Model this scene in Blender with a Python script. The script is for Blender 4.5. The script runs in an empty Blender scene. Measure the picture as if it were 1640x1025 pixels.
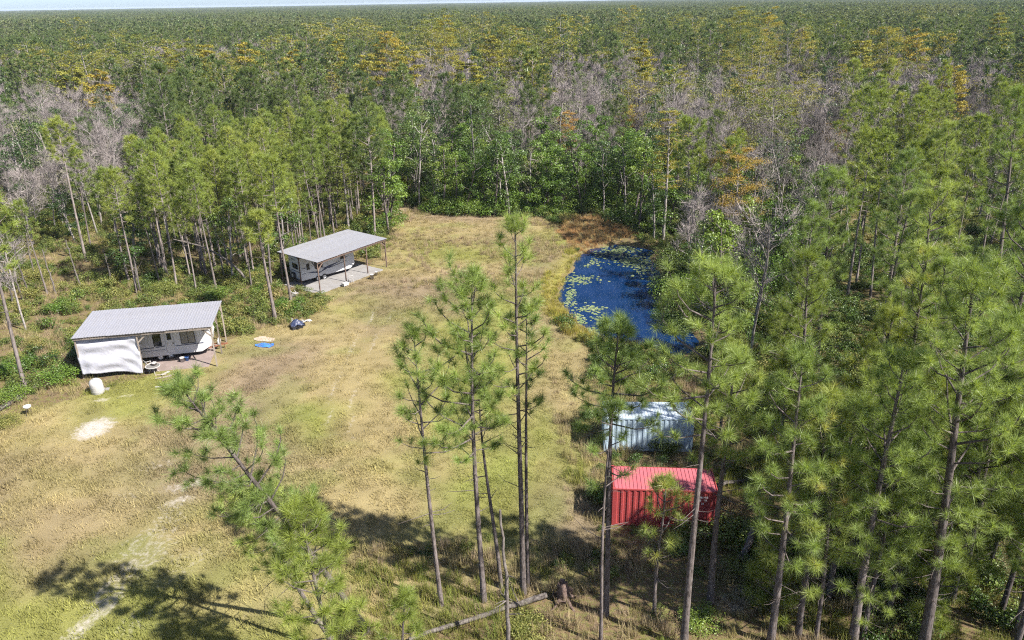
import bpy, math, random
import numpy as np
from mathutils import Vector, Matrix

random.seed(7)
scene = bpy.context.scene
COL = scene.collection
R = math.radians

# ------------------------------------------------------------------ camera
FPX, CAM_H = 1240.0, 29.0                      # focal length in photo pixels (1640 wide), drone height
PITCH, ROLL = math.atan(511.0 / 1240.0), R(0.98)
_f = np.array([0, math.cos(PITCH), -math.sin(PITCH)])
_r0 = np.array([1.0, 0, 0])
_u0 = np.cross(_r0, _f)
_r = math.cos(ROLL) * _r0 - math.sin(ROLL) * _u0
_u = math.sin(ROLL) * _r0 + math.cos(ROLL) * _u0
cam_data = bpy.data.cameras.new('camera')
cam_data.sensor_width = 36.0
cam_data.lens = FPX / 1640.0 * 36.0
cam_data.clip_start = 0.5
cam_data.clip_end = 30000
cam = bpy.data.objects.new('camera', cam_data)
COL.objects.link(cam)
_b = -_f
cam.matrix_world = Matrix(((_r[0], _u[0], _b[0], 0), (_r[1], _u[1], _b[1], 0), (_r[2], _u[2], _b[2], CAM_H), (0, 0, 0, 1)))
scene.camera = cam

# ------------------------------------------------------------------ sky, sun, exposure
SUNV = Vector((0.615, -0.364, 0.735)).normalized()      # towards the sun
world = bpy.data.worlds.new('World')
scene.world = world
world.use_nodes = True
wn = world.node_tree.nodes
wl = world.node_tree.links
bg = wn['Background']
sky = wn.new('ShaderNodeTexSky')
sky.sky_type = 'NISHITA'
sky.sun_disc = False
sky.sun_elevation = math.asin(SUNV.z)
sky.sun_rotation = math.atan2(SUNV.x, SUNV.y)
sky.altitude = 0
sky.air_density = 0.45
sky.dust_density = 0.8
sky.ozone_density = 1.5
wl.new(sky.outputs[0], bg.inputs[0])
bg.inputs[1].default_value = 0.10
sun_data = bpy.data.lights.new('sun', 'SUN')
sun_data.energy = 5.0
sun_data.angle = R(0.53)
sun_data.color = (1.0, 0.955, 0.88)
sun = bpy.data.objects.new('sun', sun_data)
COL.objects.link(sun)
sun.rotation_euler = (-SUNV).to_track_quat('-Z', 'Y').to_euler()
vs = scene.view_settings
vs.view_transform = 'Standard'
vs.look = 'None'
vs.exposure = 1.2
vs.gamma = 1.0
vs.use_curve_mapping = False
cy = scene.cycles
cy.max_bounces = 5
cy.diffuse_bounces = 3
cy.glossy_bounces = 3
cy.transmission_bounces = 3
cy.volume_bounces = 0
cy.transparent_max_bounces = 4
cy.caustics_reflective = False
cy.caustics_refractive = False
cy.sample_clamp_indirect = 6
cy.use_denoising = False
cy.filter_width = 1.15
cy.use_adaptive_sampling = True
cy.adaptive_threshold = 0.02
cy.adaptive_min_samples = 24


# ------------------------------------------------------------------ geometry helpers
def ground_at(px, py, z=0.0):
    """photo pixel -> point of the place at height z"""
    d = _f + _r * (px - 820) / FPX - _u * (py - 512.5) / FPX
    t = (z - CAM_H) / d[2]
    return np.array([0, 0, CAM_H]) + d * t


def project(p):
    q = np.asarray(p, float) - np.array([0, 0, CAM_H])
    w = q @ _f
    return 820 + FPX * (q @ _r) / w, 512.5 - FPX * (q @ _u) / w, w


def lat_noise(x, y, scale, seed):
    """smooth value noise 0..1"""
    rg = np.random.default_rng(seed)
    T = rg.random((64, 64))
    x = np.asarray(x) / scale + 1000.3
    y = np.asarray(y) / scale + 1000.7
    xi = np.floor(x).astype(int)
    yi = np.floor(y).astype(int)
    fx = x - xi
    fy = y - yi
    fx = fx * fx * (3 - 2 * fx)
    fy = fy * fy * (3 - 2 * fy)
    a = T[xi % 64, yi % 64]
    b = T[(xi + 1) % 64, yi % 64]
    c = T[xi % 64, (yi + 1) % 64]
    d = T[(xi + 1) % 64, (yi + 1) % 64]
    return (a * (1 - fx) + b * fx) * (1 - fy) + (c * (1 - fx) + d * fx) * fy


def fbm(x, y, scale, seed):
    return (lat_noise(x, y, scale, seed) * 0.55 + lat_noise(x, y, scale / 2.1, seed + 1) * 0.3 + lat_noise(x, y, scale / 4.3, seed + 2) * 0.15)


def in_poly(x, y, P):
    x = np.asarray(x, float)
    y = np.asarray(y, float)
    ins = np.zeros(x.shape, bool)
    n = len(P)
    for i in range(n):
        x0, y0 = P[i][0], P[i][1]
        x1, y1 = P[(i + 1) % n][0], P[(i + 1) % n][1]
        c = ((y0 > y) != (y1 > y)) & (x < (x1 - x0) * (y - y0) / (y1 - y0 + 1e-12) + x0)
        ins ^= c
    return ins


def dist_poly(x, y, P):
    x = np.asarray(x, float)
    y = np.asarray(y, float)
    best = np.full(x.shape, 1e9)
    n = len(P)
    for i in range(n):
        ax, ay = P[i][0], P[i][1]
        bx, by = P[(i + 1) % n][0], P[(i + 1) % n][1]
        dx, dy = bx - ax, by - ay
        t = np.clip(((x - ax) * dx + (y - ay) * dy) / (dx * dx + dy * dy + 1e-12), 0, 1)
        best = np.minimum(best, np.hypot(x - ax - t * dx, y - ay - t * dy))
    return best


def norm(a):
    return a / (np.linalg.norm(a, axis=-1, keepdims=True) + 1e-9)


class MB:
    """collects triangles / quads; build() links ONE mesh object"""

    def __init__(self):
        self.V, self.F, self.T, self.M, self.n = [], [], [], [], 0

    def add(self, V, F, tint=0.5, mat=0):
        V = np.asarray(V, float).reshape(-1, 3)
        F = np.asarray(F, int)
        if F.shape[1] == 4:
            F = np.concatenate([F[:, [0, 1, 2]], F[:, [0, 2, 3]]])
            if not np.isscalar(tint):
                tint = np.concatenate([tint, tint])
        self.V.append(V)
        self.F.append(F + self.n)
        self.T.append(np.full(len(F), tint) if np.isscalar(tint) else np.asarray(tint))
        self.M.append(np.full(len(F), mat, int))
        self.n += len(V)

    def box(self, x0, x1, y0, y1, z0, z1, mat=0, tint=0.5, M=None):
        V = np.array([[x, y, z] for z in (z0, z1) for y in (y0, y1) for x in (x0, x1)], float)
        if M is not None:
            V = V @ np.array(M.to_3x3()).T + np.array(M.translation)
        F = [[0, 2, 3, 1], [4, 5, 7, 6], [0, 1, 5, 4], [2, 6, 7, 3], [0, 4, 6, 2], [1, 3, 7, 5]]
        self.add(V, F, tint, mat)

    def bar(self, a, b, w, h, mat=0, tint=0.5):
        """rectangular bar from a to b"""
        a = Vector(a)
        b = Vector(b)
        d = (b - a)
        L = d.length
        q = d.to_track_quat('X', 'Z').to_matrix().to_4x4()
        q.translation = a
        self.box(0, L, -w / 2, w / 2, -h / 2, h / 2, mat, tint, q)

    def tube(self, P, rad, n=6, mat=0, tint=0.5, cap=True):
        P = np.asarray(P, float)
        k = len(P)
        rad = np.broadcast_to(np.asarray(rad, float), (k,))
        t = norm(np.gradient(P, axis=0))
        ref = np.array([0.31, 0.95, 0.05]) if abs(t[0][2]) > 0.7 else np.array([0, 0, 1.0])
        s = norm(np.cross(t, ref))
        u = np.cross(s, t)
        a = np.arange(n) * 2 * math.pi / n
        V = P[:, None, :] + rad[:, None, None] * (np.cos(a)[None, :, None] * s[:, None, :] + np.sin(a)[None, :, None] * u[:, None, :])
        F = []
        for i in range(k - 1):
            for j in range(n):
                F.append([i * n + j, i * n + (j + 1) % n, (i + 1) * n + (j + 1) % n, (i + 1) * n + j])
        V = V.reshape(-1, 3)
        self.add(V, F, tint, mat)
        if cap:
            for i, o in ((0, -1), (k - 1, 1)):
                c = P[i]
                W = np.vstack([V[i * n:(i + 1) * n], c])
                G = [[j, (j + 1) % n, n] if o > 0 else [(j + 1) % n, j, n] for j in range(n)]
                self.add(W, G, tint, mat)

    def lathe(self, prof, n=20, mat=0, tint=0.5, c=(0, 0, 0)):
        prof = np.asarray(prof, float)
        k = len(prof)
        a = np.arange(n) * 2 * math.pi / n
        V = np.stack([prof[:, 0:1] * np.cos(a), prof[:, 0:1] * np.sin(a), np.repeat(prof[:, 1:2], n, 1)], -1).reshape(-1, 3) + np.array(c)
        F = [[i * n + j, i * n + (j + 1) % n, (i + 1) * n + (j + 1) % n, (i + 1) * n + j] for i in range(k - 1) for j in range(n)]
        self.add(V, F, tint, mat)

    def prism(self, poly, y0, y1, mat=0, tint=0.5):
        """convex polygon in xz extruded along y"""
        n = len(poly)
        V = [(p[0], y0, p[1]) for p in poly] + [(p[0], y1, p[1]) for p in poly]
        F = [[i, (i + 1) % n, n + (i + 1) % n, n + i] for i in range(n)]
        self.add(V, F, tint, mat)
        T = [[0, i + 1, i] for i in range(1, n - 1)] + [[n, n + i, n + i + 1] for i in range(1, n - 1)]
        self.add(V, T, tint, mat)

    def mesh(self, name, mats, smooth=False):
        V = np.concatenate(self.V)
        F = np.concatenate(self.F)
        me = bpy.data.meshes.new(name)
        me.vertices.add(len(V))
        me.vertices.foreach_set('co', V.astype(np.float32).ravel())
        me.loops.add(F.size)
        me.loops.foreach_set('vertex_index', F.astype(np.int32).ravel())
        me.polygons.add(len(F))
        me.polygons.foreach_set('loop_start', np.arange(0, F.size, 3, dtype=np.int32))
        at = me.attributes.new('tint', 'FLOAT', 'FACE')
        at.data.foreach_set('value', np.concatenate(self.T).astype(np.float32))
        for m in (mats if isinstance(mats, (list, tuple)) else [mats]):
            me.materials.append(m)
        me.polygons.foreach_set('material_index', np.concatenate(self.M).astype(np.int32))
        me.update(calc_edges=True)
        if smooth:
            me.shade_smooth()
        else:
            me.shade_flat()
        return me

    def build(self, name, mats, parent=None, smooth=False, loc=None, rz=0.0):
        return link(name, self.mesh(name, mats, smooth), parent, loc, rz)


def link(name, data, parent=None, loc=None, rz=0.0):
    o = bpy.data.objects.new(name, data)
    COL.objects.link(o)
    if parent is not None:
        o.parent = parent
    if loc is not None:
        o.location = loc
    if rz:
        o.rotation_euler = (0, 0, rz)
    return o


def tag(o, label, cat=None, group=None, kind=None):
    o['label'] = label
    if cat:
        o['category'] = cat
    if group:
        o['group'] = group
    if kind:
        o['kind'] = kind
    return o


def thing(name, label, cat, loc=(0, 0, 0), rz=0.0, group=None):
    o = link(name, None, None, tuple(loc), 0)
    o.rotation_euler = (0, 0, rz)
    o.empty_display_size = 0.5
    return tag(o, label, cat, group)


# ------------------------------------------------------------------ materials
def new_mat(name):
    m = bpy.data.materials.new(name)
    m.use_nodes = True
    nt = m.node_tree
    nt.nodes.clear()
    return m, nt, nt.nodes, nt.links


def ramp(nodes, stops):
    r = nodes.new('ShaderNodeValToRGB')
    el = r.color_ramp.elements
    while len(el) < len(stops):
        el.new(0.5)
    for e, (p, c) in zip(el, stops):
        e.position = p
        e.color = (*c, 1)
    return r


def leaf_mat(name, tree_stops, tuft_amt=0.35, trans=0.3, trans_col=(1.25, 1.2, 0.5), rough=0.55, spec=0.25):
    """foliage: colour differs from tree to tree (ramp) and from tuft to tuft"""
    m, nt, N, L = new_mat(name)
    oi = N.new('ShaderNodeObjectInfo')
    r = ramp(N, tree_stops)
    at = N.new('ShaderNodeAttribute')
    at.attribute_name = 'tint'
    add = N.new('ShaderNodeMath')
    add.operation = 'MULTIPLY_ADD'
    L.new(at.outputs['Fac'], add.inputs[0])
    add.inputs[1].default_value = 0.30
    sc = N.new('ShaderNodeMath')
    sc.operation = 'MULTIPLY'
    L.new(oi.outputs['Random'], sc.inputs[0])
    sc.inputs[1].default_value = 0.70
    L.new(sc.outputs[0], add.inputs[2])
    L.new(add.outputs[0], r.inputs[0])
    hsv = N.new('ShaderNodeHueSaturation')
    L.new(r.outputs[0], hsv.inputs['Color'])
    mp = N.new('ShaderNodeMapRange')
    L.new(at.outputs['Fac'], mp.inputs[0])
    mp.inputs[3].default_value = 1 - tuft_amt
    mp.inputs[4].default_value = 1 + tuft_amt
    L.new(mp.outputs[0], hsv.inputs['Value'])
    p = N.new('ShaderNodeBsdfPrincipled')
    p.inputs['Roughness'].default_value = rough
    p.inputs['Specular IOR Level'].default_value = spec
    L.new(hsv.outputs[0], p.inputs['Base Color'])
    t = N.new('ShaderNodeBsdfTranslucent')
    mul = N.new('ShaderNodeMix')
    mul.data_type = 'RGBA'
    mul.blend_type = 'MULTIPLY'
    mul.inputs[0].default_value = 1
    L.new(hsv.outputs[0], mul.inputs[6])
    mul.inputs[7].default_value = (*trans_col, 1)
    L.new(mul.outputs[2], t.inputs[0])
    mx = N.new('ShaderNodeMixShader')
    mx.inputs[0].default_value = trans
    L.new(p.outputs[0], mx.inputs[1])
    L.new(t.outputs[0], mx.inputs[2])
    o = N.new('ShaderNodeOutputMaterial')
    L.new(mx.outputs[0], o.inputs[0])
    return m


def bark_mat(name, c0, c1, scale=6.0, stretch=0.25, rough=0.9, bump=0.5):
    m, nt, N, L = new_mat(name)
    tc = N.new('ShaderNodeTexCoord')
    mp = N.new('ShaderNodeMapping')
    mp.inputs['Scale'].default_value = (1, 1, stretch)
    L.new(tc.outputs['Object'], mp.inputs[0])
    n = N.new('ShaderNodeTexNoise')
    n.inputs['Scale'].default_value = scale
    n.inputs['Detail'].default_value = 5
    n.inputs['Roughness'].default_value = 0.7
    L.new(mp.outputs[0], n.inputs[0])
    r = ramp(N, [(0.35, c0), (0.65, c1)])
    L.new(n.outputs[0], r.inputs[0])
    oi = N.new('ShaderNodeObjectInfo')
    mr = N.new('ShaderNodeMapRange')
    L.new(oi.outputs['Random'], mr.inputs[0])
    mr.inputs[3].default_value = 0.75
    mr.inputs[4].default_value = 1.3
    hsv = N.new('ShaderNodeHueSaturation')
    L.new(mr.outputs[0], hsv.inputs['Value'])
    L.new(r.outputs[0], hsv.inputs['Color'])
    p = N.new('ShaderNodeBsdfPrincipled')
    p.inputs['Roughness'].default_value = rough
    p.inputs['Specular IOR Level'].default_value = 0.2
    L.new(hsv.outputs[0], p.inputs['Base Color'])
    b = N.new('ShaderNodeBump')
    b.inputs['Strength'].default_value = bump
    b.inputs['Distance'].default_value = 0.05
    L.new(n.outputs[0], b.inputs['Height'])
    L.new(b.outputs[0], p.inputs['Normal'])
    o = N.new('ShaderNodeOutputMaterial')
    L.new(p.outputs[0], o.inputs[0])
    return m


def plain_mat(name, col, rough=0.6, metal=0.0, var=0.12, nscale=3.0, dirt=None, dirt_amt=0.0, spec=0.4, bump=0.0):
    """painted / plastic / metal surface with slight unevenness and optional dirt or shade mottling"""
    m, nt, N, L = new_mat(name)
    tc = N.new('ShaderNodeTexCoord')
    n = N.new('ShaderNodeTexNoise')
    n.inputs['Scale'].default_value = nscale
    n.inputs['Detail'].default_value = 6
    n.inputs['Roughness'].default_value = 0.65
    L.new(tc.outputs['Object'], n.inputs[0])
    a = tuple(c * (1 - var) for c in col)
    b = tuple(min(1, c * (1 + var)) for c in col)
    r = ramp(N, [(0.3, a), (0.7, b)])
    L.new(n.outputs[0], r.inputs[0])
    out = r.outputs[0]
    if dirt:
        n2 = N.new('ShaderNodeTexNoise')
        n2.inputs['Scale'].default_value = nscale * 0.7
        n2.inputs['Detail'].default_value = 8
        n2.inputs['Roughness'].default_value = 0.75
        mp = N.new('ShaderNodeMapping')
        mp.inputs['Location'].default_value = (3.1, 7.7, 1.3)
        L.new(tc.outputs['Object'], mp.inputs[0])
        L.new(mp.outputs[0], n2.inputs[0])
        r2 = ramp(N, [(0.5, (0, 0, 0)), (0.72, (1, 1, 1))])
        L.new(n2.outputs[0], r2.inputs[0])
        ml = N.new('ShaderNodeMath')
        ml.operation = 'MULTIPLY'
        ml.inputs[1].default_value = dirt_amt
        L.new(r2.outputs[0], ml.inputs[0])
        mx = N.new('ShaderNodeMix')
        mx.data_type = 'RGBA'
        L.new(ml.outputs[0], mx.inputs[0])
        L.new(out, mx.inputs[6])
        mx.inputs[7].default_value = (*dirt, 1)
        out = mx.outputs[2]
    p = N.new('ShaderNodeBsdfPrincipled')
    L.new(out, p.inputs['Base Color'])
    p.inputs['Roughness'].default_value = rough
    p.inputs['Metallic'].default_value = metal
    p.inputs['Specular IOR Level'].default_value = spec
    if bump:
        bp = N.new('ShaderNodeBump')
        bp.inputs['Strength'].default_value = bump
        bp.inputs['Distance'].default_value = 0.03
        L.new(n.outputs[0], bp.inputs['Height'])
        L.new(bp.outputs[0], p.inputs['Normal'])
    o = N.new('ShaderNodeOutputMaterial')
    L.new(p.outputs[0], o.inputs[0])
    return m


M = {}
M['needle'] = leaf_mat('pine needles', [(0.0, (0.150, 0.205, 0.052)), (0.4, (0.215, 0.275, 0.060)), (0.75, (0.275, 0.325, 0.068)), (1.0, (0.325, 0.335, 0.080))], 0.28, 0.37, rough=.42, spec=.42)
M['needle_deep'] = leaf_mat('long pine needles', [(0.0, (0.165, 0.240, 0.070)), (0.5, (0.245, 0.325, 0.088)), (0.88, (0.310, 0.375, 0.098)), (0.95, (0.34, 0.34, 0.10)), (1.0, (0.35, 0.25, 0.11))], 0.34, 0.36, rough=.40, spec=.45)
M['needle_back'] = leaf_mat('swamp pine needles', [(0.0, (0.085, 0.128, 0.042)), (0.5, (0.125, 0.175, 0.054)), (0.9, (0.170, 0.215, 0.062)), (1.0, (0.21, 0.225, 0.075))], 0.25, 0.38, rough=.45, spec=.4)
M['needle_far'] = leaf_mat('grey green pine needles', [(0.0, (0.120, 0.155, 0.062)), (0.5, (0.165, 0.200, 0.078)), (1.0, (0.205, 0.225, 0.09))], 0.25, 0.38, rough=.45, spec=.4)
M['broad'] = leaf_mat('broad leaves', [(0.0, (0.028, 0.062, 0.016)), (0.4, (0.052, 0.096, 0.023)), (0.75, (0.095, 0.150, 0.033)), (1.0, (0.16, 0.185, 0.05))], 0.4, 0.25, rough=0.4, spec=0.45)
M['vine'] = leaf_mat('vine leaves', [(0.0, (0.065, 0.125, 0.020)), (0.5, (0.115, 0.190, 0.028)), (1.0, (0.190, 0.250, 0.042))], 0.4, 0.28, rough=0.4, spec=0.45)
M['greygreen'] = leaf_mat('thin grey green leaves', [(0.0, (0.115, 0.140, 0.060)), (0.5, (0.175, 0.190, 0.090)), (1.0, (0.215, 0.210, 0.110))], 0.3, 0.28)
M['cypress'] = leaf_mat('golden cypress needles', [(0.0, (0.120, 0.160, 0.036)), (0.4, (0.180, 0.205, 0.042)), (0.8, (0.265, 0.250, 0.048)), (1.0, (0.340, 0.265, 0.055))], 0.22, 0.36, (1.2, 1.1, 0.5))
M['cypress_gold'] = leaf_mat('bright golden cypress needles', [(0.0, (0.215, 0.235, 0.042)), (0.5, (0.300, 0.275, 0.048)), (1.0, (0.390, 0.295, 0.056))], 0.25, 0.36, (1.2, 1.1, 0.5))
M['cypress_orange'] = leaf_mat('orange cypress needles', [(0.0, (0.300, 0.235, 0.055)), (0.6, (0.390, 0.270, 0.062)), (1.0, (0.42, 0.255, 0.075))], 0.22, 0.36, (1.2, 1.0, 0.6))
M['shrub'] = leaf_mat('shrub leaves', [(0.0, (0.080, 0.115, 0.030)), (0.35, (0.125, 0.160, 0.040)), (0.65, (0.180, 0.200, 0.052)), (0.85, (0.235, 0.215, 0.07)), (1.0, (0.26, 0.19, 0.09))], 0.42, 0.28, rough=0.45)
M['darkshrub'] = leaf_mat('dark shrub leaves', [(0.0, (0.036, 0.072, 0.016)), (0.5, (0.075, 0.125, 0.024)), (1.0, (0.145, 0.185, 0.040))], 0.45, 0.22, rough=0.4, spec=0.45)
M['bark'] = bark_mat('pine bark', (0.05, 0.04, 0.036), (0.19, 0.16, 0.15), 9, 0.3)
M['bark_far'] = bark_mat('pine bark far', (0.11, 0.09, 0.08), (0.27, 0.23, 0.215), 5, 0.3, bump=0.2)
M['bark_grey'] = bark_mat('grey bark', (0.12, 0.105, 0.095), (0.33, 0.30, 0.28), 4, 0.4)
M['twig'] = bark_mat('bare grey twigs', (0.165, 0.14, 0.132), (0.30, 0.262, 0.25), 2, 1.0, bump=0.0)
M['deadwood'] = bark_mat('weathered dead wood', (0.06, 0.05, 0.045), (0.17, 0.15, 0.135), 7, 0.5)
M['rotten'] = bark_mat('rotten red brown wood', (0.07, 0.048, 0.04), (0.22, 0.155, 0.13), 7, 0.6)
M['timber'] = bark_mat('weathered timber', (0.085, 0.06, 0.05), (0.18, 0.125, 0.10), 12, 0.2)
M['pale_timber'] = bark_mat('pale timber', (0.17, 0.14, 0.115), (0.31, 0.265, 0.225), 12, 0.2)


def instancer_leaf_mat(name, trans=0.25):
    """grass: the colour of each tuft comes with the tuft"""
    m, nt, N, L = new_mat(name)
    at = N.new('ShaderNodeAttribute')
    at.attribute_type = 'INSTANCER'
    at.attribute_name = 'gcol'
    ti = N.new('ShaderNodeAttribute')
    ti.attribute_name = 'tint'
    mp = N.new('ShaderNodeMapRange')
    L.new(ti.outputs['Fac'], mp.inputs[0])
    mp.inputs[3].default_value = 0.9
    mp.inputs[4].default_value = 1.4
    hsv = N.new('ShaderNodeHueSaturation')
    L.new(at.outputs['Color'], hsv.inputs['Color'])
    L.new(mp.outputs[0], hsv.inputs['Value'])
    d = N.new('ShaderNodeBsdfDiffuse')
    t = N.new('ShaderNodeBsdfTranslucent')
    L.new(hsv.outputs[0], d.inputs[0])
    L.new(hsv.outputs[0], t.inputs[0])
    mx = N.new('ShaderNodeMixShader')
    mx.inputs[0].default_value = trans
    L.new(d.outputs[0], mx.inputs[1])
    L.new(t.outputs[0], mx.inputs[2])
    o = N.new('ShaderNodeOutputMaterial')
    L.new(mx.outputs[0], o.inputs[0])
    return m


M['grass'] = instancer_leaf_mat('grass blades')

# ------------------------------------------------------------------ outlines of the place (metres)
PX_CLEAR = [(-60, 700), (0, 672), (60, 655), (120, 640), (190, 618), (250, 600), (345, 560), (385, 535), (470, 515), (520, 497), (520, 470),
            (560, 448), (600, 420), (628, 395), (625, 345), (640, 322), (700, 346), (800, 345), (868, 350), (905, 372), (922, 400), (900, 440), (880, 480), (905, 530),
            (945, 560), (955, 640), (955, 800), (960, 900), (900, 940), (760, 985), (600, 1045), (560, 1120), (-120, 1120)]
CLEAR = [tuple(ground_at(*p)[:2]) for p in PX_CLEAR]
PX_POND = [(906, 447), (918, 424), (938, 409), (962, 398), (985, 388), (1012, 393), (1040, 405), (1054, 424), (1056, 450), (1056, 480), (1062, 505), (1085, 518), (1108, 530), (1120, 550),
           (1116, 568), (1092, 574), (1060, 564), (1020, 554), (985, 549), (955, 541), (930, 525), (908, 503), (897, 478)]
POND = [tuple(ground_at(*p, z=-0.35)[:2]) for p in PX_POND]
PX_MARSH = [(905, 352), (950, 345), (1000, 362), (1030, 380), (985, 388), (940, 405), (915, 395), (890, 370)]
MARSH = [tuple(ground_at(*p)[:2]) for p in PX_MARSH]


def sand_mask(x, y):
    s = np.zeros(np.shape(x))

    def blob(px, py, rx, ry, amt=1.0, rot=0.0):
        c = ground_at(px, py)
        dx, dy = x - c[0], y - c[1]
        ca, sa = math.cos(rot), math.sin(rot)
        q = ((dx * ca + dy * sa) / rx) ** 2 + ((-dx * sa + dy * ca) / ry) ** 2
        return amt * np.clip(1.25 - q, 0, 1)
    for a in [(151, 686, 1.6, 2.0, .95), (250, 745, 2.4, 0.9, .4, .3), (300, 775, 1.8, .9, .55, .5), (318, 772, 1.2, .7, .6, .5), (283, 803, 1.5, 0.8, .6, .5), (272, 825, 1.2, 1.0, .45),
              (205, 793, 1.2, .6, .4), (245, 860, 1.6, 3.4, .42, -.4), (225, 905, 1.2, 3.6, .45, -.3), (176, 935, .5, 3.0, .58, -.25), (150, 990, .7, 3.0, .66, -.3), (215, 1000, 1.0, 2.2, .4, -.3), (170, 640, 2.4, .26, .75, .25),
              (200, 634, .6, .35, .6, .2), (520, 735, 1.2, .5, .4, .3), (493, 700, .6, .4, .4), (300, 900, 1.6, 3.2, .34, -.4), (1205, 945, 1.5, 1.0, .7), (1180, 970, 1.8, .8, .6), (1270, 975, 1.2, .8, .5), (1110, 985, 1.5, .6, .5),
              (1050, 915, 1.0, .5, .4), (60, 560, 3.0, 1.0, .55), (20, 515, 3.0, 1.0, .5, -.5), (45, 580, 2.0, .6, .55), (290, 520, 1.6, .4, .4), (450, 520, 1.0, .5, .4), (345, 548, .9, .5, .45)]:
        s = np.maximum(s, blob(*a))
    # faint wheel ruts up the clearing
    for pts in ([(524, 700), (530, 640), (545, 590), (600, 500)], [(562, 705), (562, 640), (575, 590), (625, 505)]):
        P = [ground_at(*p)[:2] for p in pts]
        for a, b in zip(P[:-1], P[1:]):
            dx, dy = b - a
            t = np.clip(((x - a[0]) * dx + (y - a[1]) * dy) / (dx * dx + dy * dy), 0, 1)
            d = np.hypot(x - a[0] - t * dx, y - a[1] - t * dy)
            s = np.maximum(s, 0.50 * np.clip(1.2 - d / 0.4, 0, 1))
    return s


def ground_z(x, y):
    x = np.asarray(x, float)
    y = np.asarray(y, float)
    z = (fbm(x, y, 14, 5) - 0.5) * 0.22
    fade = np.clip(1 - (np.hypot(x, y - 60) - 110) / 60, 0, 1)
    z = z * fade
    d = dist_poly(x, y, POND)
    ins = in_poly(x, y, POND)
    sd = np.where(ins, -d, d) + (fbm(x, y, 3.4, 83) - .5) * 2.6
    bank = np.clip((1.05 - sd) / 2.4, 0, 1)
    bank = bank * bank * (3 - 2 * bank)
    return z * (1 - bank) - 0.95 * bank


def ground_cols(x, y):
    """straw / green / brown mix of the meadow, per point (linear albedo) + masks"""
    n1 = fbm(x, y, 9.0, 11)
    n2 = fbm(x, y, 3.0, 21)
    n3 = fbm(x, y, 18.0, 31)
    straw = np.array([0.258, 0.208, 0.102])
    olive = np.array([0.188, 0.186, 0.056])
    brown = np.array([0.200, 0.150, 0.102])
    green = np.array([0.150, 0.180, 0.045])
    left = np.clip((-x - 8) / 14, 0, 1) * np.clip((62 - y) / 10, 0, 1)
    k_ol = np.clip((n1 - 0.46) * 4 + 0.24 + 0.45 * left, 0, 1)[..., None]
    far = np.clip((y - 74) / 22, 0, 1) * np.clip((x + 22) / 6, 0, 1)
    k_br = np.clip((n3 - 0.52) * 4 + far * 0.55 + np.clip((35 - y) / 5, 0, 1) * np.clip((x + 9) / 4, 0, 1) * 0.5, 0, 0.85)[..., None]
    pond_d = dist_poly(x, y, POND)
    k_gr = np.clip((n2 - 0.56) * 4, 0, 0.6)[..., None]
    c = straw * (1 - k_ol) + olive * k_ol
    c = c * (1 - k_br) + brown * k_br
    c = c * (1 - k_gr * 0.55) + green * k_gr * 0.55
    c = c * (0.72 + 0.56 * fbm(x, y, 1.6, 51)[..., None])
    reed = np.clip(1.4 - pond_d / 2.2, 0, 1)[..., None]
    c = c * (1 - reed * 0.7) + np.array([0.23, 0.215, 0.045]) * reed * 0.7
    m = in_poly(x, y, MARSH)
    c = np.where(m[..., None], np.array([0.24, 0.145, 0.065]) * (0.7 + 0.6 * n2[..., None]), c)
    return c


# ------------------------------------------------------------------ ground
def axis_coords(lo, hi, step, far_lo, far_hi):
    a = list(np.arange(lo, hi + 1e-6, step))
    v, s = hi, step
    while v < far_hi:
        s *= 1.35
        v += s
        a.append(v)
    v, s = lo, step
    while v > far_lo:
        s *= 1.35
        v -= s
        a.insert(0, v)
    return np.array(a)


gx = axis_coords(-62, 46, 0.6, -16000, 16000)
gy = axis_coords(16, 116, 0.6, -300, 16000)
GX, GY = np.meshgrid(gx, gy)
GZ = ground_z(GX, GY)
nx, ny = len(gx), len(gy)
gme = bpy.data.meshes.new('ground')
idx = np.arange(nx * ny).reshape(ny, nx)
quads = np.stack([idx[:-1, :-1], idx[:-1, 1:], idx[1:, 1:], idx[1:, :-1]], -1).reshape(-1, 4)
gme.vertices.add(nx * ny)
gme.vertices.foreach_set('co', np.stack([GX, GY, GZ], -1).astype(np.float32).ravel())
gme.loops.add(quads.size)
gme.loops.foreach_set('vertex_index', quads.astype(np.int32).ravel())
gme.polygons.add(len(quads))
gme.polygons.foreach_set('loop_start', np.arange(0, quads.size, 4, dtype=np.int32))
gc = ground_cols(GX, GY)
inside = in_poly(GX, GY, CLEAR)
dcl = dist_poly(GX, GY, CLEAR)
lit = np.where(inside, np.clip(0.5 - dcl / 2.0, 0, 1), np.clip(0.5 + dcl / 2.0, 0, 1))
ca = gme.attributes.new('meadow', 'FLOAT_COLOR', 'POINT')
ca.data.foreach_set('color', np.concatenate([gc, np.ones(gc.shape[:2] + (1,))], -1).astype(np.float32).ravel())
cb = gme.attributes.new('sand', 'FLOAT', 'POINT')
cb.data.foreach_set('value', sand_mask(GX, GY).astype(np.float32).ravel())
cc = gme.attributes.new('litter', 'FLOAT', 'POINT')
cc.data.foreach_set('value', lit.astype(np.float32).ravel())
gme.update(calc_edges=True)
gme.shade_smooth()


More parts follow.
